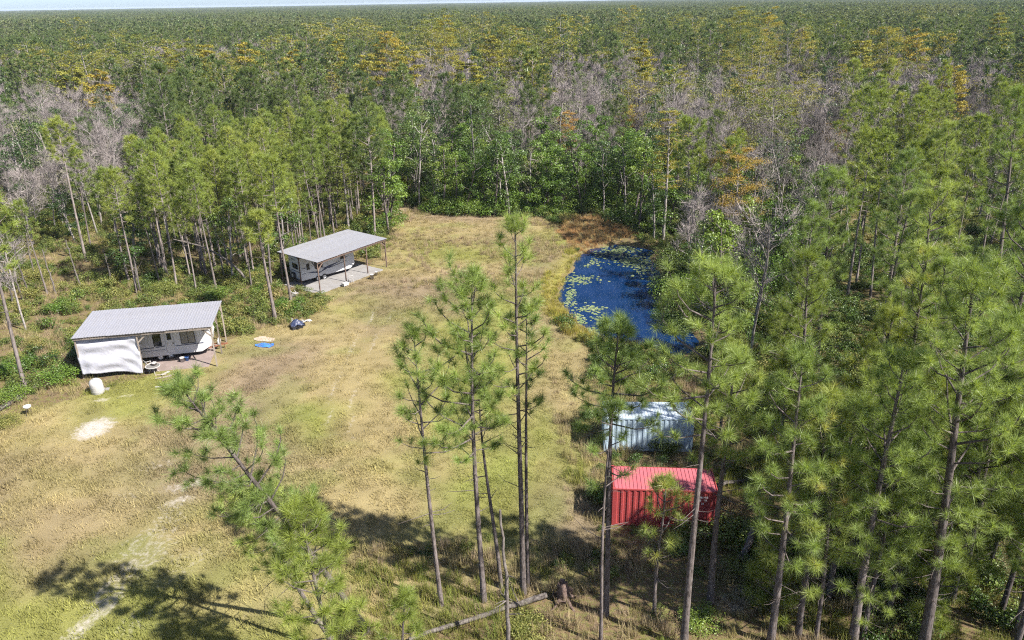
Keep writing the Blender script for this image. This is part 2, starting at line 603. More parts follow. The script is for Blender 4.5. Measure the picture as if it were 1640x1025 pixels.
def ground_mat():
    m, nt, N, L = new_mat('meadow and forest floor')
    A = {}
    for n in ('meadow', 'sand', 'litter'):
        a = N.new('ShaderNodeAttribute')
        a.attribute_name = n
        A[n] = a
    ge = N.new('ShaderNodeNewGeometry')

    def noise(s, det=6, rough=0.6):
        n = N.new('ShaderNodeTexNoise')
        n.inputs['Scale'].default_value = s
        n.inputs['Detail'].default_value = det
        n.inputs['Roughness'].default_value = rough
        L.new(ge.outputs['Position'], n.inputs[0])
        return n

    def mixc(f, a, b):
        x = N.new('ShaderNodeMix')
        x.data_type = 'RGBA'
        for s, v in ((0, f), (6, a), (7, b)):
            if isinstance(v, tuple):
                x.inputs[s].default_value = (*v, 1)
            elif isinstance(v, float):
                x.inputs[s].default_value = v
            else:
                L.new(v, x.inputs[s])
        return x.outputs[2]

    def math2(op, a, b):
        x = N.new('ShaderNodeMath')
        x.operation = op
        for i, v in enumerate((a, b)):
            if isinstance(v, (int, float)):
                x.inputs[i].default_value = v
            else:
                L.new(v, x.inputs[i])
        return x.outputs[0]
    n1 = noise(3.2)
    n2 = noise(14)
    n3 = noise(0.7)
    # litter floor colours
    r = ramp(N, [(0.3, (0.10, 0.075, 0.045)), (0.45, (0.17, 0.12, 0.07)), (0.6, (0.14, 0.135, 0.045)), (0.75, (0.20, 0.16, 0.10))])
    L.new(n1.outputs[0], r.inputs[0])
    f = math2('ADD', A['litter'].outputs['Fac'], math2('MULTIPLY', math2('SUBTRACT', n3.outputs[0], 0.5), 1.2))
    rl = ramp(N, [(0.4, (0, 0, 0)), (0.65, (1, 1, 1))])
    L.new(f, rl.inputs[0])
    c = mixc(rl.outputs[0], A['meadow'].outputs['Color'], r.outputs[0])
    # fine thatch
    hv = N.new('ShaderNodeHueSaturation')
    L.new(c, hv.inputs['Color'])
    mr = N.new('ShaderNodeMapRange')
    L.new(n2.outputs[0], mr.inputs[0])
    mr.inputs[1].default_value = 0.3
    mr.inputs[2].default_value = 0.7
    mr.inputs[3].default_value = 0.72
    mr.inputs[4].default_value = 1.2
    L.new(mr.outputs[0], hv.inputs['Value'])
    # sand
    fs = math2('ADD', A['sand'].outputs['Fac'], math2('MULTIPLY', math2('SUBTRACT', n1.outputs[0], 0.5), 1.5))
    rs = ramp(N, [(0.36, (0, 0, 0)), (1.0, (1, 1, 1))])
    L.new(fs, rs.inputs[0])
    sandc = ramp(N, [(0.3, (0.32, 0.28, 0.24)), (0.7, (0.50, 0.46, 0.42))])
    L.new(n2.outputs[0], sandc.inputs[0])
    c2 = mixc(rs.outputs[0], hv.outputs[0], sandc.outputs[0])
    p = N.new('ShaderNodeBsdfPrincipled')
    p.inputs['Roughness'].default_value = 0.95
    p.inputs['Specular IOR Level'].default_value = 0.1
    L.new(c2, p.inputs['Base Color'])
    b = N.new('ShaderNodeBump')
    b.inputs['Strength'].default_value = 0.6
    b.inputs['Distance'].default_value = 0.08
    L.new(n2.outputs[0], b.inputs['Height'])
    L.new(b.outputs[0], p.inputs['Normal'])
    o = N.new('ShaderNodeOutputMaterial')
    L.new(p.outputs[0], o.inputs[0])
    return m


gme.materials.append(ground_mat())
ground = link('ground', gme)
tag(ground, 'straw coloured meadow with sandy patches and forest floor', 'ground', kind='structure')

# ------------------------------------------------------------------ pond
wm, nt, N, L = new_mat('dark pond water')
p = N.new('ShaderNodeBsdfPrincipled')
p.inputs['Base Color'].default_value = (0.004, 0.020, 0.070, 1)
p.inputs['Roughness'].default_value = 0.04
p.inputs['IOR'].default_value = 1.33
ge = N.new('ShaderNodeNewGeometry')
n = N.new('ShaderNodeTexNoise')
n.inputs['Scale'].default_value = 1.6
n.inputs['Detail'].default_value = 3
L.new(ge.outputs['Position'], n.inputs[0])
b = N.new('ShaderNodeBump')
b.inputs['Strength'].default_value = 0.02
b.inputs['Distance'].default_value = 0.1
L.new(n.outputs[0], b.inputs['Height'])
L.new(b.outputs[0], p.inputs['Normal'])
o = N.new('ShaderNodeOutputMaterial')
L.new(p.outputs[0], o.inputs[0])
cx_, cy_ = np.mean([q[0] for q in POND]), np.mean([q[1] for q in POND])
mb = MB()
WZ = -0.35
pv = [(cx_ + (q[0] - cx_) * 1.12, cy_ + (q[1] - cy_) * 1.08, WZ) for q in POND]
mb.add(pv + [(cx_, cy_, WZ)], [[i, (i + 1) % len(pv), len(pv)] for i in range(len(pv))])
pond = mb.build('pond_water', wm)
# outline runs clockwise in places: make every face look up
me_ = pond.data
if me_.polygons[0].normal.z < 0:
    me_.flip_normals()
tag(pond, 'dark blue still pond water behind the containers', 'water', kind='structure')


# ------------------------------------------------------------------ tree meshes
def needles(mb, C, D, n, ln, w, rng, spread=0.75, mat=0, droop=0.1, shoot=0.26):
    C = np.repeat(C, n, 0)
    D = np.repeat(D, n, 0)
    k = len(C)
    d = norm(D * 0.62 + norm(rng.normal(size=(k, 3))) * spread)
    d[:, 2] -= droop * rng.random(k)
    d = norm(d)
    L_ = ln * rng.uniform(0.7, 1.15, k)[:, None]
    s = norm(np.cross(d, rng.normal(size=(k, 3)))) * (w / 2)
    L_ = L_ * np.repeat(rng.uniform(0.75, 1.2, k // n), n)[:, None]
    b0 = C + d * 0.02 - D * (rng.random(k) * shoot)[:, None]
    V = np.stack([b0 - s, b0 + s, b0 + d * L_], 1).reshape(-1, 3)
    F = np.arange(3 * k).reshape(-1, 3)
    t = np.repeat(np.clip(rng.normal(0.5, 0.22, k // n), 0, 1), n)
    t = np.clip(t + rng.normal(0, 0.08, k), 0, 1)
    mb.add(V, F, t, mat)


def leaves(mb, C, Nn, size, rng, mat=0, tint=None, wide=0.6):
    k = len(C)
    nn = norm(Nn + rng.normal(size=(k, 3)) * 0.55)
    a = norm(np.cross(nn, rng.normal(size=(k, 3))))
    b_ = np.cross(nn, a)
    s = (size * rng.uniform(0.65, 1.25, k))[:, None]
    V = np.stack([C - a * s * 0.5, C + b_ * s * 0.5 * wide, C + a * s * 0.5 - nn * s * 0.08, C - b_ * s * 0.5 * wide], 1).reshape(-1, 3)
    F = np.arange(4 * k).reshape(-1, 4)
    mb.add(V, F, tint if tint is not None else rng.random(k), mat)


def pine_geo(seed, H=17.0, cb=0.55, Lmax=2.3, nb=34, lod=0, stubs=8, rad=0.15, tufts=1.0, wob=0.25, trunk=None, crown=None, mt=0, mc=0, ln=None, lop=0.0):
    """long-needled pine: bare trunk, whorls of up-curved limbs, needle tufts at the ends"""
    rng = np.random.default_rng(seed)
    trunk = trunk or MB()
    crown = crown or MB()
    sides = (8, 6, 4, 3)[lod]
    tt = np.linspace(0, 1, (14, 9, 5, 3)[lod])
    ph = rng.uniform(0, 6.28, 2)
    P = np.stack([wob * np.sin(tt * 3.1 + ph[0]) * tt, wob * np.sin(tt * 2.7 + ph[1]) * tt, H * tt * 0.985], -1)
    P[:, :2] -= P[0, :2]
    rr = rad * (1 - tt) ** 0.75 + 0.018
    rr[0] *= 1.25
    trunk.tube(P, rr, sides, mt, cap=False)

    def axis(t):
        return np.array([np.interp(t, tt, P[:, i]) for i in range(3)])
    if lod < 2:
        for i in range(stubs):
            t = rng.uniform(cb * 0.55, cb + 0.05)
            a = rng.uniform(0, 6.28)
            l = rng.uniform(0.25, 1.3) * (1 if rng.random() > .3 else 1.6)
            b0 = axis(t)
            e = rng.uniform(-0.25, 0.35)
            d = np.array([math.cos(a), math.sin(a), e])
            m1 = b0 + d * l * 0.6
            e1 = b0 + d * l + np.array([rng.normal() * .08, rng.normal() * .08, rng.uniform(-.15, .2) * l])
            trunk.tube([b0, m1, e1], [0.028, 0.018, 0.007], 3, mt, cap=False)
    nt_ = (0, 0, 0, 0)
    C, D = [], []
    az = rng.uniform(0, 6.28)
    lopdir = rng.uniform(0, 6.28)
    for i in range(nb):
        s = ((i + rng.uniform(0, 1)) / nb) ** 0.9
        t = cb + (0.985 - cb) * s
        az += 2.4 + rng.normal() * 0.3
        L_ = Lmax * (0.35 + 0.75 * math.sin(math.pi * min(1, 0.32 + 0.68 * (1 - s)) * 0.95) ** 0.8) * (1 - s) ** 0.45 * rng.uniform(0.55, 1.2) + 0.35
        L_ *= 1 + lop * math.cos(az - lopdir)
        el = R(rng.uniform(-12, 18) + 38 * s)
        h = np.array([math.cos(az), math.sin(az), 0])
        b0 = axis(t)
        up = np.array([0, 0, 1.0])
        p1 = b0 + (h * math.cos(el) + up * math.sin(el)) * L_ * 0.5
        p2 = p1 + (h * math.cos(el + .35) + up * math.sin(el + .35)) * L_ * 0.32
        p3 = p2 + (h * math.cos(el + .75) + up * math.sin(el + .75)) * L_ * 0.22
        if lod < 3:
            r0 = 0.014 + 0.014 * L_
            if lod == 2:
                if L_ > 1.2:
                    trunk.tube([b0, p2], [r0 * 1.3, 0.02], 3, mt, cap=False)
            else:
                trunk.tube([b0, p1, p2, p3], [r0, r0 * .7, r0 * .45, 0.008], 4 if lod == 0 else 3, mt, cap=False)
        dirs = norm(p3 - p2)
        C.append(p3)
        D.append(dirs)
        side = np.array([-h[1], h[0], 0])
        m = int((1.1 + L_ * 1.75) * tufts * (1.0, 0.9, 0.55, 0.3)[lod] * rng.uniform(.7, 1.3))
        for j in range(m):
            q = rng.uniform(0.38, 1.0)
            base = b0 + (p1 - b0) * (q / .5) if q < .5 else (p1 + (p2 - p1) * ((q - .5) / .32) if q < .82 else p2 + (p3 - p2) * ((q - .82) / .18))
            sg = 1 if rng.random() > .5 else -1
            off = (side * sg * rng.uniform(.4, 1.0) + dirs * rng.uniform(0.1, .7) + up * rng.uniform(-.15, .55)) * rng.uniform(.2, .62) * (0.6 + 0.25 * L_)
            tip = base + off
            if lod == 0:
                trunk.tube([base, base + off * .5 + up * -.04, tip], [0.011, 0.009, 0.006], 3, mt, cap=False)
            C.append(tip)
            D.append(norm(off + up * 0.3))
    top = axis(1.0)
    for j in range((7, 6, 4, 2)[lod]):
        v = norm(np.array([rng.normal() * .5, rng.normal() * .5, 1.0]))
        C.append(top + v * rng.uniform(-.3, .15) + np.array([rng.normal() * .15, rng.normal() * .15, 0]))
        D.append(v)
    C = np.array(C)
    D = np.array(D)
    n, w, l0 = ((105, 0.0135, 0.50), (32, 0.042, 0.54), (10, 0.16, 0.68), (7, 0.55, 1.15))[lod]
    needles(crown, C, D, n, ln or l0, w, rng, 0.8, mc)
    return trunk, crown


def limb_tree(rng, mb, H, spread, n_main, depth, r0, base_frac=0.35, sides=5, mat=0, min_r=0.012):
    """forked trunk and limbs; returns branch tips with directions"""
    tips = []

    def grow(p, d, L_, r, lev):
        k = 4 if lev == 0 else 3
        pts = [p]
        dd = d.copy()
        for i in range(k):
            dd = norm(dd + rng.normal(size=3) * (0.07 if lev == 0 else 0.2) + np.array([0, 0, 0.06 if lev else 0.02]))
            pts.append(pts[-1] + dd * L_ / k)
        r1 = max(min_r, r * (0.62 if lev == 0 else 0.45))
        mb.tube(pts, np.linspace(r, r1, k + 1), max(3, sides - lev), mat, cap=False)
        if lev >= depth:
            tips.append((pts[-1], dd))
            tips.append((pts[-2], dd))
            return
        nch = n_main if lev == 0 else rng.integers(3, 5)
        for j in range(nch):
            if lev == 0:
                q = base_frac + (1 - base_frac) * (j + rng.random()) / nch
            else:
                q = rng.uniform(.3, 1)
            i0 = min(int(q * k), k - 1)
            b0 = pts[i0] + (pts[i0 + 1] - pts[i0]) * (q * k - i0)
            a = rng.uniform(0, 6.28) if lev else j * 2.4 + rng.uniform(-.4, .4)
            el = rng.uniform(0.35, 1.0) if lev == 0 else rng.uniform(0.1, 0.9)
            h = norm(np.array([math.cos(a), math.sin(a), 0]) * math.cos(el) + np.array([0, 0, math.sin(el)]) + (dd * 0.55 if lev else 0))
            ll = (spread * rng.uniform(.7, 1.2) * (1.1 - 0.55 * q) if lev == 0 else L_ * rng.uniform(.4, .7))
            grow(b0, h, ll, r1 * (0.75 if lev == 0 else 0.7) if lev == 0 else r * 0.5, lev + 1)
        tips.append((pts[-1], dd))
    grow(np.zeros(3), norm(np.array([rng.normal() * .05, rng.normal() * .05, 1.0])), H * 0.86, r0, 0)
    return tips


def broad_geo(seed, H=12.0, W=2.6, lod=1, drape=0.0, trunk=None, crown=None, mt=0, mc=0, dens=1.0, low=0.35):
    """leafy swamp tree: uneven clumps of leaves round the limb ends"""
    rng = np.random.default_rng(seed)
    trunk = trunk or MB()
    crown = crown or MB()
    if lod < 2:
        tips = limb_tree(rng, trunk, H, W * 1.1, 8, 1, 0.15, low, 5, mt)
    else:
        trunk.tube([[0, 0, 0], [rng.normal() * .2, rng.normal() * .2, H * .85]], [0.13, 0.05], 3, mt, cap=False)
        tips = []
    nc = (30, 24, 15, 7)[lod]
    C, Nn, T = [], [], []
    per = int((130, 95, 44, 9)[lod] * dens)
    lowz = low * (1 - drape)
    for i in range(nc):
        if i < len(tips) and rng.random() < .75:
            c = tips[i][0] + rng.normal(size=3) * .3
        else:
            zz = rng.uniform(lowz, 0.98)
            prof = math.sin(math.pi * min(1, max(.12, (zz - lowz) / (1 - lowz) * .75 + .22))) ** .7
            a = rng.uniform(0, 6.28)
            rr = W * prof * math.sqrt(rng.uniform(.15, 1))
            c = np.array([rr * math.cos(a), rr * math.sin(a), zz * H])
        rad = np.array([1, 1, .72]) * rng.uniform(.45, 1.0) * W * 0.42
        v = norm(rng.normal(size=(per, 3)))
        v[:, 2] = np.abs(v[:, 2]) * np.where(rng.random(per) < .75, 1, -1)
        q = rng.uniform(.55, 1.05, per)[:, None]
        C.append(c + v * rad * q)
        Nn.append(norm(v + np.array([0, 0, .5])))
        T.append(np.clip(rng.normal(0.25 + 0.5 * rng.random(), .16, per), 0, 1))
    C = np.concatenate(C)
    C[:, 2] = np.maximum(C[:, 2], 0.15)
    leaves(crown, C, np.concatenate(Nn), (0.19, 0.23, 0.42, 1.1)[lod], rng, mc, np.concatenate(T))
    return trunk, crown


def bare_geo(seed, H=12.0, W=2.4, lod=1, trunk=None, crown=None, mt=0, mc=0):
    """leafless grey tree; fine twigs are the crown"""
    rng = np.random.default_rng(seed)
    trunk = trunk or MB()
    crown = crown or MB()
    tips = limb_tree(rng, trunk, H, W * 1.25, (11, 10, 7, 4)[lod], (2, 2, 1, 1)[lod], 0.12, 0.35, 5 if lod < 2 else 3, mt, 0.014 if lod < 2 else 0.03)
    per, ln, w = ((20, .9, .022), (16, 1.0, .034), (26, 1.4, .08), (8, 2.0, .12))[lod]
    C = np.array([t[0] for t in tips])
    D = np.array([t[1] for t in tips])
    n = len(C) * per
    CC = np.repeat(C, per, 0) + rng.normal(size=(n, 3)) * 0.22
    DD = norm(np.repeat(D, per, 0) + rng.normal(size=(n, 3)) * .6 + np.array([0, 0, .25]))
    ll = ln * rng.uniform(.5, 1.2, n)[:, None]
    s = norm(np.cross(DD, rng.normal(size=(n, 3)))) * w * .5
    V = np.stack([CC - s, CC + s, CC + DD * ll], 1).reshape(-1, 3)
    crown.add(V, np.arange(3 * n).reshape(-1, 3), rng.random(n), mc)
    return trunk, crown


def cypress_geo(seed, H=15.0, W=2.8, lod=1, dens=1.0, ls=1.0, trunk=None, crown=None, mt=0, mc=0):
    """cypress: straight trunk, flat feathery tiers, rounded flat top"""
    rng = np.random.default_rng(seed)
    trunk = trunk or MB()
    crown = crown or MB()
    tt = np.linspace(0, 1, 6)
    trunk.tube(np.stack([.15 * np.sin(tt * 3), .12 * np.sin(tt * 4 + 1), tt * H * .97], -1), 0.2 * (1 - tt) ** .8 + .02, 6 if lod < 2 else 3, mt, cap=False)
    nb = (34, 28, 18, 8)[lod]
    per = int((130, 80, 40, 9)[lod] * dens)
    az = rng.uniform(0, 6.28)
    C, Nn, T = [], [], []
    for i in range(nb):
        s = (i + rng.random()) / nb
        t = .38 + .6 * s
        az += 2.4 + rng.normal() * .4
        L_ = W * (0.5 + .5 * math.sin(math.pi * (0.15 + .75 * s))) * rng.uniform(.55, 1.15) * (1 if s < .85 else .75)
        h = np.array([math.cos(az), math.sin(az), 0])
        b0 = np.array([.15 * math.sin(t * 3), .12 * math.sin(t * 4 + 1), t * H])
        e = b0 + h * L_ + np.array([0, 0, rng.uniform(.1, .5) * L_])
        if lod < 3:
            trunk.tube([b0, (b0 + e) / 2 + np.array([0, 0, .12]), e], [.05, .03, .01], 3, mt, cap=False)
        for k_ in range(2 if lod < 3 else 1):
            q0 = rng.uniform(.55, 1.0)
            c = b0 + (e - b0) * q0
            rx = L_ * rng.uniform(.28, .45)
            v = rng.normal(size=(per // 2 + 1, 3)) * np.array([rx, rx, rx * .28]) * .62
            C.append(c + v)
            Nn.append(np.tile([0, 0, 1.0], (len(v), 1)))
            T.append(np.clip(rng.normal(.2 + .6 * rng.random(), .15, len(v)), 0, 1))
    leaves(crown, np.concatenate(C), np.concatenate(Nn), (0.2, 0.28, .55, 1.1)[lod] * ls, rng, mc, np.concatenate(T), .55)
    return trunk, crown


def shrub_geo(seed, Rr=1.0, Hh=1.2, n=520, size=.16, mb=None, mat=0, clumps=9):
    rng = np.random.default_rng(seed)
    mb = mb or MB()
    C, Nn, T = [], [], []
    for i in range(clumps):
        a = rng.uniform(0, 6.28)
        r_ = Rr * math.sqrt(rng.uniform(0, .7))
        cz = Hh * rng.uniform(.18, .72) * (1.05 - .5 * r_ / Rr)
        rad = np.array([.5, .5, .45]) * rng.uniform(.6, 1.1) * Rr
        per = n // clumps
        v = norm(rng.normal(size=(per, 3)))
        v[:, 2] = np.abs(v[:, 2]) * np.where(rng.random(per) < .8, 1, -1)
        C.append(np.array([r_ * math.cos(a), r_ * math.sin(a), cz]) + v * rad * rng.uniform(.5, 1.08, per)[:, None])
        Nn.append(norm(v + np.array([0, 0, .6])))
        T.append(np.clip(rng.normal(.2 + .6 * rng.random(), .17, per), 0, 1))
    C = np.concatenate(C)
    C[:, 2] = np.maximum(C[:, 2], .03)
    leaves(mb, C, np.concatenate(Nn), size, rng, mat, np.concatenate(T))
    for i in range(5):
        a = rng.uniform(0, 6.28)
        mb.tube([[0, 0, 0], [Rr * .5 * math.cos(a), Rr * .5 * math.sin(a), Hh * .6]], [.03, .01], 3, mat, 0.0, cap=False)
    return mb


# ------------------------------------------------------------------ geometry-node scatter for what nobody could count
def scatter(name, pts, rot, scl, idx, protos, label, cat, gcol=None, grp=None):
    pts = np.asarray(pts, np.float32)
    n = len(pts)
    me = bpy.data.meshes.new(name)
    me.vertices.add(n)
    me.vertices.foreach_set('co', pts.ravel())
    a = me.attributes.new('srot', 'FLOAT_VECTOR', 'POINT')
    a.data.foreach_set('vector', np.asarray(rot, np.float32).ravel())
    a = me.attributes.new('sscl', 'FLOAT_VECTOR', 'POINT')
    a.data.foreach_set('vector', np.asarray(scl, np.float32).ravel())
    a = me.attributes.new('sidx', 'INT', 'POINT')
    a.data.foreach_set('value', np.asarray(idx, np.int32))
    a = me.attributes.new('sgrp', 'INT', 'POINT')
    a.data.foreach_set('value', np.zeros(n, np.int32) if grp is None else np.asarray(grp, np.int32))
    if gcol is not None:
        a = me.attributes.new('gcol', 'FLOAT_COLOR', 'POINT')
        a.data.foreach_set('color', np.concatenate([gcol, np.ones((n, 1))], 1).astype(np.float32).ravel())
    me.update()
    o = link(name, me)
    ng = bpy.data.node_groups.new(name, 'GeometryNodeTree')
    ng.interface.new_socket('Geometry', in_out='INPUT', socket_type='NodeSocketGeometry')
    ng.interface.new_socket('Geometry', in_out='OUTPUT', socket_type='NodeSocketGeometry')
    N, L = ng.nodes, ng.links
    gi = N.new('NodeGroupInput')
    go = N.new('NodeGroupOutput')

    def named(nm, typ):
        q = N.new('GeometryNodeInputNamedAttribute')
        q.data_type = typ
        q.inputs['Name'].default_value = nm
        return q.outputs[0]
    mtp = N.new('GeometryNodeMeshToPoints')
    L.new(gi.outputs[0], mtp.inputs[0])
    jn = N.new('GeometryNodeJoinGeometry')
    groups = protos if isinstance(protos[0], (list, tuple)) else [protos]
    for gidx, pl in enumerate(groups):
        iop = N.new('GeometryNodeInstanceOnPoints')
        g2i = N.new('GeometryNodeGeometryToInstance')
        for pr in pl:
            oi = N.new('GeometryNodeObjectInfo')
            oi.inputs['Object'].default_value = pr
            oi.inputs['As Instance'].default_value = True
            L.new(oi.outputs['Geometry'], g2i.inputs[0])
        cmp_ = N.new('FunctionNodeCompare')
        cmp_.data_type = 'INT'
        cmp_.operation = 'EQUAL'
        L.new(named('sgrp', 'INT'), cmp_.inputs[2])
        cmp_.inputs[3].default_value = gidx
        L.new(cmp_.outputs[0], iop.inputs['Selection'])
        L.new(mtp.outputs[0], iop.inputs['Points'])
        L.new(g2i.outputs[0], iop.inputs['Instance'])
        iop.inputs['Pick Instance'].default_value = True
        L.new(named('sidx', 'INT'), iop.inputs['Instance Index'])
        L.new(named('srot', 'FLOAT_VECTOR'), iop.inputs['Rotation'])
        L.new(named('sscl', 'FLOAT_VECTOR'), iop.inputs['Scale'])
        L.new(iop.outputs[0], jn.inputs[0])
    L.new(jn.outputs[0], go.inputs[0])
    md = o.modifiers.new('scatter', 'NODES')
    md.node_group = ng
    tag(o, label, cat, kind='stuff')
    return o


def proto(name, mb, mats):
    return bpy.data.objects.new(name, mb.mesh(name, mats))


# ------------------------------------------------------------------ forest: tree library
def lib(fn, n, s0, tm, cm, **kw):
    out = []
    for i in range(n):
        k = {a: (v[i % len(v)] if isinstance(v, list) else v) for a, v in kw.items()}
        t, c = fn(s0 + i, **k)
        out.append((t.mesh('trunk', tm, True), c.mesh('crown', cm)))
    return out


def lib_far(fn, n, s0, tm, cm, name, **kw):
    out = []
    for i in range(n):
        k = {a: (v[i % len(v)] if isinstance(v, list) else v) for a, v in kw.items()}
        mb = MB()
        fn(s0 + i, trunk=mb, crown=mb, mt=0, mc=1, **k)
        out.append(proto(name, mb, [tm, cm]))
    return out


PINE1 = lib(pine_geo, 8, 100, M['bark_far'], M['needle'], lod=1, H=[16, 17, 15, 18, 16.5, 14, 17.5, 15.5], cb=[.6, .55, .62, .58, .5, .55, .64, .6], Lmax=[2.0, 2.3, 1.9, 2.2, 2.4, 1.8, 2.0, 2.2],
            nb=[30, 34, 26, 34, 36, 26, 28, 32], rad=.13, tufts=1.0)
PINE0 = lib(pine_geo, 6, 200, M['bark'], M['needle_deep'], lod=0, H=[17, 16, 18, 14, 16, 12], cb=[.32, .38, .30, .25, .4, .15], Lmax=[2.6, 2.4, 2.8, 2.3, 2.5, 2.1], nb=[44, 40, 46, 38, 38, 38], tufts=[.85, .8, .85, .8, .75, .85], lop=[.15, .25, .1, .2, .3, .1])
BROAD1 = lib(broad_geo, 5, 300, M['bark_grey'], M['broad'], lod=1, H=[11, 12.5, 10, 13, 9], W=[2.6, 2.9, 2.4, 2.7, 2.5], low=[.3, .35, .25, .4, .2])
VINE1 = lib(broad_geo, 5, 320, M['bark'], M['vine'], lod=1, H=[9, 11, 7.5, 12, 6], W=[2.6, 2.7, 2.8, 2.5, 2.6], drape=1.0, dens=1.3)
GREY1 = lib(broad_geo, 4, 340, M['bark_grey'], M['greygreen'], lod=1, H=[12, 13.5, 11, 12.5], W=[2.3, 2.5, 2.2, 2.6], dens=.30, low=.3)
BARE1 = lib(bare_geo, 6, 360, M['bark_grey'], M['twig'], lod=1, H=[12, 13.5, 11, 14, 12.5, 10], W=[2.4, 2.6, 2.2, 2.5, 2.8, 2.3])
CYP1 = lib(cypress_geo, 5, 380, M['bark_grey'], M['cypress'], lod=1, H=[14, 16, 13, 15, 12], W=[3.0, 3.8, 2.8, 3.4, 2.6])
PINE1B = lib(pine_geo, 5, 150, M['bark_far'], M['needle_back'], lod=1, H=[16, 17, 15, 18, 16.5], cb=[.5, .45, .52, .48, .45], Lmax=[2.5, 2.8, 2.4, 2.7, 2.9], nb=[34, 38, 32, 36, 38], rad=.14, tufts=1.1)
PINE2 = lib_far(pine_geo, 6, 400, M['bark_far'], M['needle_back'], 'pine_far', lod=2, H=[16, 17, 15, 16.5, 14.5, 18], cb=[.55, .5, .6, .5, .55, .58], Lmax=[2.3, 2.5, 2.1, 2.6, 2.2, 2.4], nb=26, rad=.14, tufts=1.3)
PINE1M = lib_far(pine_geo, 5, 470, M['bark_far'], M['needle'], 'pine_mid', lod=1, H=[16, 17, 15, 16.5, 14.5], cb=[.5, .45, .55, .4, .5], Lmax=[2.2, 2.4, 2.1, 2.5, 2.2], nb=34, rad=.14, tufts=1.15)
BROAD2 = lib_far(broad_geo, 4, 420, M['bark_grey'], M['broad'], 'broad_far', lod=2, H=[11, 12.5, 10, 13], W=[2.6, 2.9, 2.5, 2.8])
GREY2 = lib_far(broad_geo, 3, 430, M['bark_grey'], M['greygreen'], 'grey_far', lod=2, H=[12, 13, 11], W=[2.4, 2.6, 2.3], dens=.5)
BARE2 = lib_far(bare_geo, 5, 440, M['bark_grey'], M['twig'], 'bare_far', lod=2, H=[12, 13.5, 11, 14, 12], W=[2.4, 2.7, 2.2, 2.5, 2.8])
CYP2 = lib_far(cypress_geo, 5, 450, M['bark_grey'], M['cypress'], 'cypress_far', lod=2, H=[14, 16, 13, 15, 17], W=[3.4, 4.2, 3.2, 3.7, 4.6])

INFO = {
    'pine': ('pine_tree', PINE1, 'straight tall pine with thin bare trunk in the dense stand behind the carports', 'pine tree', 'pines in the forest'),
    'pine_right': ('pine_tree', PINE0, 'dense long needled pine crowded in the right hand stand', 'pine tree', 'pines of the right hand stand'),
    'pine_back': ('pine_tree', PINE1B, 'green pine standing among the mixed swamp forest', 'pine tree', 'pines in the swamp forest'),
    'broad': ('leafy_tree', BROAD1, 'dark green leafy tree in the swamp forest', 'tree', 'leafy trees in the swamp forest'),
    'vine': ('vine_covered_tree', VINE1, 'bushy tree draped in green vines at the clearing and pond edge', 'tree', 'vine covered trees'),
    'grey': ('thin_leaved_tree', GREY1, 'sparse grey green tree among the bare trees', 'tree', 'sparse trees in the swamp forest'),
    'bare': ('bare_tree', BARE1, 'leafless grey twiggy tree in the swamp forest', 'bare tree', 'leafless trees in the swamp forest'),
    'cyp': ('cypress_tree', CYP1, 'golden yellow cypress rising from the swamp forest', 'cypress tree', 'cypresses in the swamp forest'),
}
Z = Vector((0, 0, 1))


def put_tree(name, meshes, x, y, label, cat, group=None, scale=1.0, rz=0.0, lean=None, z=None, sxy=None):
    e = link(name, None, None)
    zz = float(ground_z(np.array([x]), np.array([y]))[0]) if z is None else z
    e.location = (x, y, zz - 0.08)
    q = Matrix.Rotation(rz, 3, 'Z').to_quaternion()
    if lean is not None:
        q = Z.rotation_difference(Vector(lean).normalized()) @ q
    e.rotation_mode = 'QUATERNION'
    e.rotation_quaternion = q
    s = sxy or scale
    e.scale = (s, s, scale)
    e.empty_display_size = 0.3
    tag(e, label, cat, group)
    for nm, me in zip(('trunk', 'crown'), meshes):
        link(nm, me, e)
    return e


# ---- trees one can tell apart, each with its own shape
def own_pine(label, base, top, seed, lod=0, curve=None, mat=None, **kw):
    """base pixel, top pixel (same distance) -> position, height and lean"""
    if len(base) == 2:
        b0 = ground_at(*base)
        d = _f + _r * (top[0] - 820) / FPX - _u * (top[1] - 512.5) / FPX
        tp = np.array([0, 0, CAM_H]) + d * (b0[1] / d[1])
    else:
        b0 = np.array(base, float)
        tp = np.array(top, float)
    v = tp - b0
    H = float(np.linalg.norm(v))
    t, c = pine_geo(seed, H=H, lod=lod, **kw)
    near = lod == 0
    ms = (t.mesh('trunk', M['bark'] if near else M['bark_far'], True), c.mesh('crown', mat or (M['needle_deep'] if near else M['needle'])))
    return put_tree('pine_tree', ms, b0[0], b0[1], label, 'pine tree', 'pines standing in front', rz=(seed % 7) * .9, lean=v, z=0)


own_pine('tallest straight pine in the middle of the clearing, with tufted narrow top', (838, 950), (828, 338), 1, cb=.50, Lmax=2.0, nb=32, rad=0.139, tufts=0.70, stubs=14, wob=.12)
own_pine('thin pine trunk close against the tallest middle pine, ending lower', (846, 940), (838, 480), 2, cb=.68, Lmax=1.3, nb=13, rad=0.090, tufts=0.55, wob=.12)
own_pine('wide branched middle pine with long drooping limbs to its left', (775, 962), (748, 425), 3, cb=.47, Lmax=2.7, nb=40, rad=0.131, tufts=0.98, stubs=12, lop=.3)
own_pine('slender leaning pine between the wide branched pine and the tallest one', (803, 940), (770, 610), 4, cb=.72, Lmax=1.5, nb=14, rad=0.098, tufts=0.78, stubs=8)
own_pine('sparse slim pine leaning left, leftmost trunk of the middle group', (707, 968), (655, 515), 5, cb=.55, Lmax=2.3, nb=26, rad=0.107, tufts=0.74, stubs=8, lop=.3)
